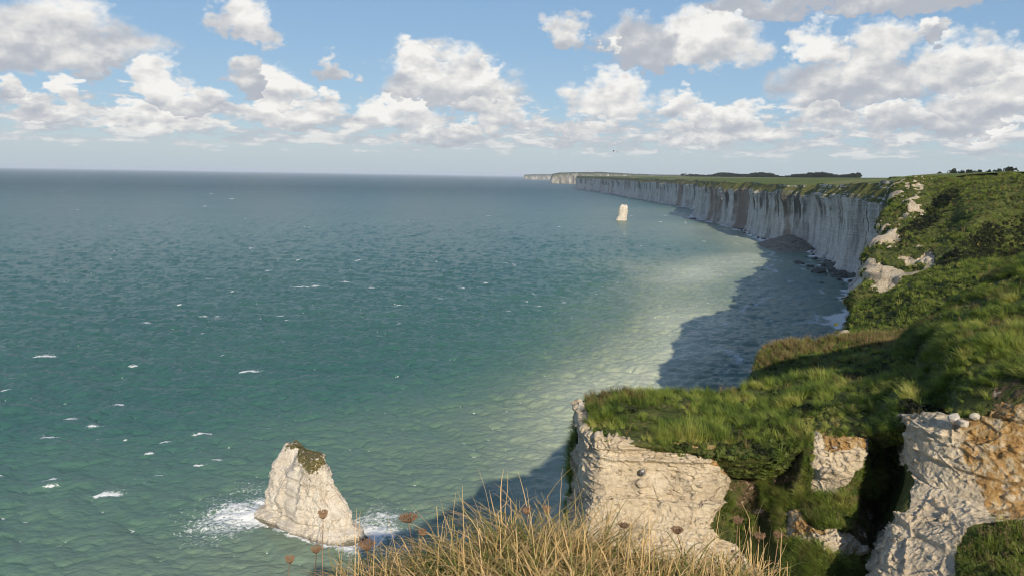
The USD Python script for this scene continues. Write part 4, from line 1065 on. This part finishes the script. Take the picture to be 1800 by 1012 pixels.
scatter('dry_grass', 'golden tufts along the top of the smaller spur', 'dry grass', LE, [('dry_tuft', .8), ('stalks', .2)], 2600, (0.4, 0.9), 7, lambda c, px, py: inbox(px, py) * (.1 + inside([[(1330, 640), (1345, 590), (1600, 570), (1600, 605), (1400, 625), (1350, 650)]], px, py)))
scatter('shrubs', 'low shrubs covering the slope below the far headland', 'shrubs', LF, [('shrub', .7), ('grass_tuft', .3)], 9000, (0.5, 1.1), 8, lambda c, px, py: inbox(px, py))
scatter('shrubs', 'scrub and rough grass covering the headland across the bay', 'shrubs', LG, [('shrub', .55), ('grass_tuft', .35), ('dry_tuft', .10)], 38000, (0.5, 1.8), 9, lambda c, px, py: inbox(px, py) * (.7 + sst(fbm(c, .08, 3, 38), -.2, .15)))

scatter('thicket', 'added dark shrubs standing in for shade in the hollow below the far headland', 'thicket', LG, [('thicket', 1)], 2600, (1.0, 3.0), 19, lambda c, px, py: inside([[(1640, 470), (1690, 425), (1730, 395), (1800, 385), (1850, 380), (1850, 480)]], px, py) + 0.8 * inside([[(1560, 420), (1600, 395), (1665, 335), (1690, 335), (1640, 400), (1590, 435)]], px, py))  # near black shrubs added to imitate shade in the hollow and gullies
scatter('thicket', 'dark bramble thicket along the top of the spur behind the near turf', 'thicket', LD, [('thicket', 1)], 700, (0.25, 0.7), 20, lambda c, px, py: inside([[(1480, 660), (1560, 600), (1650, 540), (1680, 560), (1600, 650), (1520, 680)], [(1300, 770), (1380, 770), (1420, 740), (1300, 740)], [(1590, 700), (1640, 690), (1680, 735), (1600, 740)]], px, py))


# ------------------------------------------------------------------ foreground grass and seed heads
def foreground():
    r = np.random.default_rng(5)
    parts, tint, n = [], [], 0
    def put(x, y, L, w, lean, az, droop, t, curl=0.0):
        z = float(fore_z(np.array(x), np.array(y)))
        kink = r.uniform(.5, 1.9) if r.uniform() < .28 else 0.0
        v, f = blade(np.array([x, y, z - 0.02]), L, w, lean, az, droop, 8, curl, kink, r.uniform(.3, .8))
        parts.append((v, f)); tint.append(np.clip(t + np.repeat(np.linspace(-.06, .12, 9), 2), 0, 1))
    clumps = [(r.uniform(-0.72, 1.05), r.uniform(2.2, 3.2), r.uniform(0, 1), r.normal(0, .5)) for _ in range(250)]
    for cx, cy, dry, da in clumps:
        big = math.exp(-((cx - 0.08) / 0.33) ** 2)
        for _ in range(int(26 + 18 * big)):
            x, y = cx + r.normal(0, .05), cy + r.normal(0, .05)
            L = r.uniform(.13, .27) + big * r.uniform(0.0, .20)
            az = (math.pi if r.uniform() < 0.62 else 0) + da + r.normal(0, .6)
            t = np.clip(r.normal(.30 if r.uniform() > dry * 1.15 else .76, .14), 0, 1)
            put(x, y, L, r.uniform(.0035, .0075), r.uniform(.35, 1.15), az, r.uniform(.5, 1.9), t, r.normal(0, .3))
    for _ in range(2200):                                   # fine short stuff between
        x, y = r.uniform(-0.85, 1.15), r.uniform(2.1, 3.25)
        put(x, y, r.uniform(.08, .2), r.uniform(.003, .006), r.uniform(0, .8), r.uniform(0, 6.28), r.uniform(.2, 1.5), r.uniform(.2, .9))
    for _ in range(260):                                   # broken dry stalks, thickest to the right
        x = .25 + .85 * r.beta(1.2, 1.2); y = r.uniform(2.75, 3.2)
        put(x, y, r.uniform(.10, .26), r.uniform(.002, .0045), r.uniform(.1, .9), r.uniform(0, 6.28), r.uniform(-.4, 1.4), r.uniform(.6, 1), r.normal(0, .6))
    for _ in range(110):                                   # upright straw stems
        x = r.uniform(-.7, 1.05); y = r.uniform(2.7, 3.2)
        put(x, y, r.uniform(.25, .42), .003, r.uniform(0, .25), r.uniform(0, 6.28), r.uniform(0, .5), r.uniform(.65, 1), 0)
    v, f = join(parts)
    m = mesh('long_grass', (v, f), M_STRAW, attrs=dict(tint=np.concatenate(tint)))
    tag(m, 'long straw and green grass blowing over the bank in front of the viewpoint', 'grass', kind='stuff')


foreground()


def carrot(px, py, y, size, label, closed=0.6, seed=0, tilt=0.0):
    """A dried umbel on its stem: rays that curl up into a nest, with seeds at their ends."""
    r = np.random.default_rng(seed)
    head = P(px, py, y)
    z0 = float(fore_z(np.array(head[0]), np.array(min(y, 3.2)))) - 0.03
    base = np.array([head[0] + r.normal(0, .03), min(y, 3.2) , z0])
    t = xform('wild_carrot', base)
    h = head - base
    k = np.linspace(0, 1, 9)[:, None]
    path = k * h + np.sin(k * np.pi) * np.array([r.normal(0, .012), r.normal(0, .012), 0])
    def tube(p, rad, sides=5):
        tt = np.gradient(p, axis=0); tt /= np.linalg.norm(tt, axis=1, keepdims=True)
        a = np.cross(tt, [1.0, .1, 0]); a /= np.linalg.norm(a, axis=1, keepdims=True); b = np.cross(tt, a)
        an = np.arange(sides) * 2 * np.pi / sides
        rad = np.broadcast_to(rad, (len(p),))
        v = p[:, None] + rad[:, None, None] * (np.cos(an)[None, :, None] * a[:, None] + np.sin(an)[None, :, None] * b[:, None])
        i, j = np.meshgrid(np.arange(len(p) - 1), np.arange(sides), indexing='ij')
        q = np.stack([i * sides + j, i * sides + (j + 1) % sides, (i + 1) * sides + (j + 1) % sides, (i + 1) * sides + j], -1).reshape(-1, 4)
        return v.reshape(-1, 3), np.vstack([q[:, [0, 1, 2]], q[:, [0, 2, 3]]])
    mesh('stem', tube(path, np.linspace(.0024, .0015, 9)), M_BROWNHEAD, t)
    rays, seeds = [], []
    top = path[-1]
    for i in range(34):
        a = i * 2.39996; q = math.sqrt((i + .5) / 34)
        out = size * q; up = size * (0.55 + closed * 0.7 * q)
        e = top + [out * math.cos(a) * (1 - .35 * closed * q), out * math.sin(a) * (1 - .35 * closed * q), up]
        mid = top + [out * .75 * math.cos(a), out * .75 * math.sin(a), up * .5]
        rays.append(tube(np.array([top, mid, e]), [.0009, .0008, .0006], 3))
        for _ in range(6):
            c = e + r.normal(0, size * .09, 3); s = size * .06
            o = trimesh.creation.icosahedron(); seeds.append((np.array(o.vertices) * s * [1, 1, 1.6] + c, np.array(o.faces)))
    hd = mesh('seed_head', join(rays), M_BROWNHEAD, t)
    mesh('seed', join(seeds), M_BROWNHEAD, hd)
    tag(t, label, 'wild carrot')


CARROTS = [(510, 990, 2.75, .022, 'greyish dried wild carrot head furthest left, low against the green water'),
           (556, 972, 2.85, .024, 'small dark brown seed head low beside the left end of the grass bank'),
           (568, 912, 3.0, .026, 'reddish brown wild carrot head standing in front of the white sea stack'),
           (645, 968, 2.9, .038, 'broad brown nest shaped wild carrot head at the foot of the sea stack'),
           (718, 918, 3.05, .038, 'large pale flat wild carrot head right of the sea stack'),
           (743, 942, 3.0, .022, 'small reddish seed head just right of the large pale one'),
           (926, 904, 3.1, .024, 'brown seed head against the dark shaded water, left of a pair'),
           (961, 902, 3.1, .022, 'brown cup shaped seed head nearest the chalk corner'),
           (1097, 928, 3.1, .024, 'flat reddish brown seed head against the cream chalk face'),
           (1190, 938, 3.1, .028, 'wide brown seed head against the foot of the chalk face'),
           (1297, 922, 3.15, .026, 'tall pale brown seed head before the shaded gully wall'),
           (1335, 948, 3.1, .026, 'reddish seed head right of the tall pale brown one'),
           (1368, 946, 3.15, .024, 'dull brown seed head furthest right before the gully')]
for i, (px, py, y, s, lab) in enumerate(CARROTS):
    carrot(px, py, y, s, lab, [0.9, 0.6, 1.0, 0.5, 0.15, 0.8, 0.7, 1.1, 0.1, 0.4, 0.85, 0.3, 0.6][i], 40 + i)

# ------------------------------------------------------------------ loose rocks, flints, gulls, trees, beach
def rock_mesh(seed, sx, sy, sz, rough=.55):
    r = np.random.default_rng(seed)
    p = r.normal(size=(26, 3)); p /= np.linalg.norm(p, axis=1, keepdims=True)
    o = trimesh.Trimesh(p * r.uniform(.82, 1.1, (26, 1))).convex_hull.subdivide().subdivide()
    q = np.array(o.vertices) * (1 + 0.16 * fbm(np.array(o.vertices) + seed * 3, 2.5, 3, seed))[:, None]
    return q * [sx, sy, sz], np.array(o.faces)


def boulder(name, px, py, y, size, mat, label, seed, cat='boulder', group=None):
    c = P(px, py, y) if y else Z0(px, py)
    t = mesh(name, (np.array(rock_mesh(seed, *size)[0]) + c, rock_mesh(seed, *size)[1]), mat, smooth=25)
    tag(t, label, cat, group)


boulder('boulder', 1677, 735, 20.6, (.17, .14, .17), M_WHITEROCK, 'rounded white boulder perched on the rim of the right chalk face, left of two', 1)
boulder('boulder', 1692, 744, 20.4, (.19, .14, .12), M_WHITEROCK, 'flatter white boulder perched on the rim of the right chalk face, right of two', 2)
boulder('boulder', 1714, 731, 20.6, (.15, .13, .11), M_WHITEROCK, 'chalk lump half buried in grass right of the two perched white boulders', 3)
boulder('boulder', 1021, 716, 28.0, (.16, .2, .26), M_WHITEROCK, 'white chalk lump at the seaward tip of the near spur', 4)
boulder('flint_nodule', 1131, 829, 24.35, (.11, .10, .12), M_FLINT, 'round grey and white flint sticking out of the cream chalk face', 5, 'flint')
boulder('flint_nodule', 1467, 786, 23.55, (.09, .07, .035), M_FLINT, 'flat grey flint in the small chalk outcrop above the gully', 6, 'flint')


def gull(px, py, y, span, rz, bank, label, seed):
    c = P(px, py, y)
    t = xform('gull', c, rz)
    t.AddRotateYOp().Set(float(bank))
    prof = np.array([[0, -.5], [.05, -.42], [.085, -.2], [.095, 0], [.08, .2], [.055, .32], [.05, .40], [.025, .47], [0, .5]]) * span * .42
    b = trimesh.creation.revolve(prof, sections=10); b.apply_transform(trimesh.transformations.rotation_matrix(-math.pi / 2, [1, 0, 0]))
    mesh('body', b, M_WHITE, t, True)
    for s in (-1, 1):
        sec = []
        for k, (x, yy_, z, ch) in enumerate([(0, .03, .02, .20), (.16, .06, .07, .19), (.30, .02, .085, .15), (.42, -.07, .06, .09), (.5, -.14, .03, .015)]):
            x, yy_, z, ch = x * span * s, yy_ * span, z * span, ch * span
            sec.append([(x, yy_ + ch * .5, z), (x, yy_, z + .012 * span), (x, yy_ - ch * .5, z), (x, yy_, z - .004 * span)])
        sec = np.array(sec); n = len(sec)
        v = sec.reshape(-1, 3); f = []
        for i in range(n - 1):
            for j in range(4):
                a, b2, c2, d2 = i * 4 + j, i * 4 + (j + 1) % 4, (i + 1) * 4 + (j + 1) % 4, (i + 1) * 4 + j
                f += [[a, b2, c2], [a, c2, d2]]
        f = np.array(f)
        mesh('wing', (v, f if s > 0 else f[:, ::-1]), M_GREY, t)
    tl = np.array([(0, -.2, 0), (.05, -.30, 0), (-.05, -.30, 0), (0, -.22, .012)]) * span
    mesh('tail', (tl, np.array([[0, 1, 3], [0, 3, 2], [1, 2, 3], [0, 2, 1]])), M_WHITE, t)
    tag(t, label, 'gull', None)


gull(1080, 267, 130, 1.25, 60, 12, 'gull gliding in the sky above the end of the cliffs', 1)
gull(1265, 483, 150, 1.3, 40, -25, 'gull with raised wings over the pale water near the shadow edge', 2)
gull(1299, 477, 260, 1.2, 120, 35, 'gull banking over the pale water just right of another', 3)
gull(890, 723, 140, 1.1, 75, 10, 'gull low over the water left of the near spur', 4)
gull(1268, 337, 420, 1.4, 80, 40, 'upper of two white gulls in front of the brown stained cliff', 5)
gull(1269, 349.5, 400, 1.4, 100, 50, 'lower of two white gulls in front of the brown stained cliff', 6)


def tree_crown(seed, n=420, leaf=.13):
    r = np.random.default_rng(seed)
    lumps = [(r.normal(0, .22, 2), r.uniform(.35, .8), r.uniform(.22, .36)) for _ in range(7)]
    out = []
    for _ in range(n):
        (xy, z, q) = lumps[r.integers(len(lumps))]
        d = r.normal(size=3); d /= np.linalg.norm(d)
        p = np.array([xy[0], xy[1], z]) + d * q * r.uniform(.6, 1)
        u = r.normal(size=3); u /= np.linalg.norm(u); w = np.cross(u, r.normal(size=3)); w /= np.linalg.norm(w)
        s = leaf * r.uniform(.5, 1)
        out.append((np.array([p - u * s, p + w * s * .7, p + u * s, p - w * s * .7]), np.array([[0, 1, 2], [0, 2, 3]])))
    return join(out)


def trunk_mesh(seed):
    t = trimesh.creation.cone(radius=.05, height=.75, sections=7)
    return np.array(t.vertices), np.array(t.faces)


CROWNS = [tree_crown(s) for s in (1, 2, 3, 4)]


def wood():
    r = np.random.default_rng(9)
    pi = UsdGeom.PointInstancer.Define(stage, uname('woodland'))
    pr = [mesh('tree', join([c, trunk_mesh(0)]), M_TREE, str(pi.GetPath())).GetPath() for c in CROWNS]
    pos, sc = [], []
    while len(pos) < 1500:
        y = r.uniform(1900, 3900)
        px = r.uniform(1075, 1500)
        x = (px - 900) / FPX * y
        i = np.searchsorted(yy, y)
        inl = x - CLIFF[min(i, len(yy) - 1), -1, 0]
        if inl < 350: continue
        gap = float(meshkit.noise(np.array([px * .03, 0, 0]), 3))
        pos.append((x, y, cliff_plateau_z(x, y) - .5)); sc.append((4 + 10 * gap) * r.uniform(.5, 1.35))
    sc = np.array(sc)
    pi.CreatePrototypesRel().SetTargets(pr)
    pi.CreatePositionsAttr(Vt.Vec3fArray.FromNumpy(np.array(pos, np.float32)))
    pi.CreateScalesAttr(Vt.Vec3fArray.FromNumpy(np.stack([sc * 1.25, sc * 1.25, sc], 1).astype(np.float32)))
    pi.CreateProtoIndicesAttr(Vt.IntArray.FromNumpy(r.integers(0, 4, len(pos)).astype(np.int32)))
    tag(pi, 'dark belt of woodland along the skyline behind the clifftop fields', 'woodland', kind='stuff')


wood()
TREES = [(1652, 302, 5, 'small dark tree standing alone left of the skyline trees above the headland'), (1675, 297, 8.5, 'pointed dark tree first in the skyline row above the headland'), (1692, 299, 7, 'round tree second in the skyline row above the headland'),
         (1707, 299, 7, 'low broad tree third in the skyline row above the headland'), (1722, 298.5, 7.5, 'broad tree in the middle of the skyline row above the headland'), (1738, 299, 6.5, 'low tree just right of the middle of the skyline row'),
         (1757, 296, 8, 'taller round tree second from the right end of the skyline row'), (1778, 294, 9, 'tallest broad tree at the right end of the skyline row')]
for i, (px, py, h, lab) in enumerate(TREES):
    y = 720 + 12 * ((i * 37) % 9)
    top = P(px, py, y)
    t = xform('tree', (top[0], y, top[2] - h))
    for nm, vf, mt in (('crown', CROWNS[i % 4], M_TREE), ('trunk', trunk_mesh(0), M_TREE)):
        mesh(nm, (np.asarray(vf[0]) * [h * .85, h * .85, h], vf[1]), mt, t)
    tag(t, lab, 'tree')


def beach():
    """Fallen chalk at the cliff foot: a fan further off, a dark apron of boulders nearer."""
    c = xform('rubble_fan'); tag(c, 'brown fan of fallen chalk at the foot of the cliff', 'rubble', kind='structure')
    for nm, (cx, cy), (ru, rv), h, mt in (('rubble_fan', (322, 935), (30, 75), 13, M_RUBBLE), ('boulder_apron', (298, 690), (30, 80), 4.5, M_BOULDER)):
        u = np.linspace(-1.3, 1.3, 60); v = np.linspace(-1.3, 1.3, 120)
        U, V = np.meshgrid(u, v, indexing='ij')
        q = np.stack([cx + U * ru + V * rv * .28, cy + V * rv, 0 * U], -1)
        bell = np.clip(1 - np.hypot(U, V) ** 1.2 * .8, -.3, 1)
        q[..., 2] = h * bell + 3.2 * fbm(q, .12, 4, 3) + 1.2 * ridge(q, .3, 2, 5) - .8
        m = mesh(nm if nm == 'boulder_apron' else 'fallen_chalk', (q.reshape(-1, 3), grid_faces(60, 120)), mt, '/World' if nm == 'boulder_apron' else c, smooth=True)
        if nm == 'boulder_apron': tag(m, 'dark shaded apron of fallen rock at the foot of the nearest cliff', 'beach', kind='structure')
    r = np.random.default_rng(3)
    pi = UsdGeom.PointInstancer.Define(stage, uname('loose_rocks'))
    pr = [mesh('rock', rock_mesh(s, 1, .8, .6), M_BOULDER, str(pi.GetPath())).GetPath() for s in (11, 12, 13)]
    pos, sc = [], []
    while len(pos) < 500:
        if r.uniform() < .65: x, y = 279 + r.normal(0, 13), 665 + r.normal(0, 40); x += (y - 660) * .28
        else:
            y = r.uniform(700, 1300); x = np.interp(y, yy, cx0) - abs(r.normal(4, 6))
        pos.append((x, y, r.uniform(-.5, 1.2) + (2 if x > 282 + (y - 660) * .28 else 0))); sc.append(np.exp(r.normal(.2, .5)))
    pi.CreatePrototypesRel().SetTargets(pr)
    pi.CreatePositionsAttr(Vt.Vec3fArray.FromNumpy(np.array(pos, np.float32)))
    pi.CreateScalesAttr(Vt.Vec3fArray.FromNumpy(np.repeat(np.array(sc, np.float32)[:, None], 3, 1)))
    pi.CreateProtoIndicesAttr(Vt.IntArray.FromNumpy(r.integers(0, 3, len(pos)).astype(np.int32)))
    tag(pi, 'scattered dark rocks along the foot of the cliffs', 'rocks', kind='stuff')
    boulder('boulder', 1404, 463, 0, (5, 6, 3.2), M_BOULDER, 'biggest dark boulder standing in the water off the rocky apron', 21)
    boulder('boulder', 1421, 468, 0, (2.6, 3, 1.8), M_BOULDER, 'dark boulder awash just right of the biggest one', 22)
    boulder('boulder', 1340, 475, 0, (2.2, 2, 1.0), M_BOULDER, 'small dark rock alone in the shaded water', 23)
    boulder('boulder', 1219, 385, 0, (7, 8, 3.4), M_BOULDER, 'dark rock in the water below the brown stained cliff', 24)


beach()

# haze over the far coast
def haze():
    g = G()
    v = g.add('principled_volume', color=(.80, .88, 1.0), density=3.0e-5, anisotropy=0.0)('volume')
    mt = g.make('haze', volume=v)
    b = trimesh.creation.box([500000, 500000, 150]); b.apply_translation([0, 0, 72])
    m = mesh('haze', b, mt)
    tag(m, 'thin sea haze', 'haze', kind='stuff')


haze()
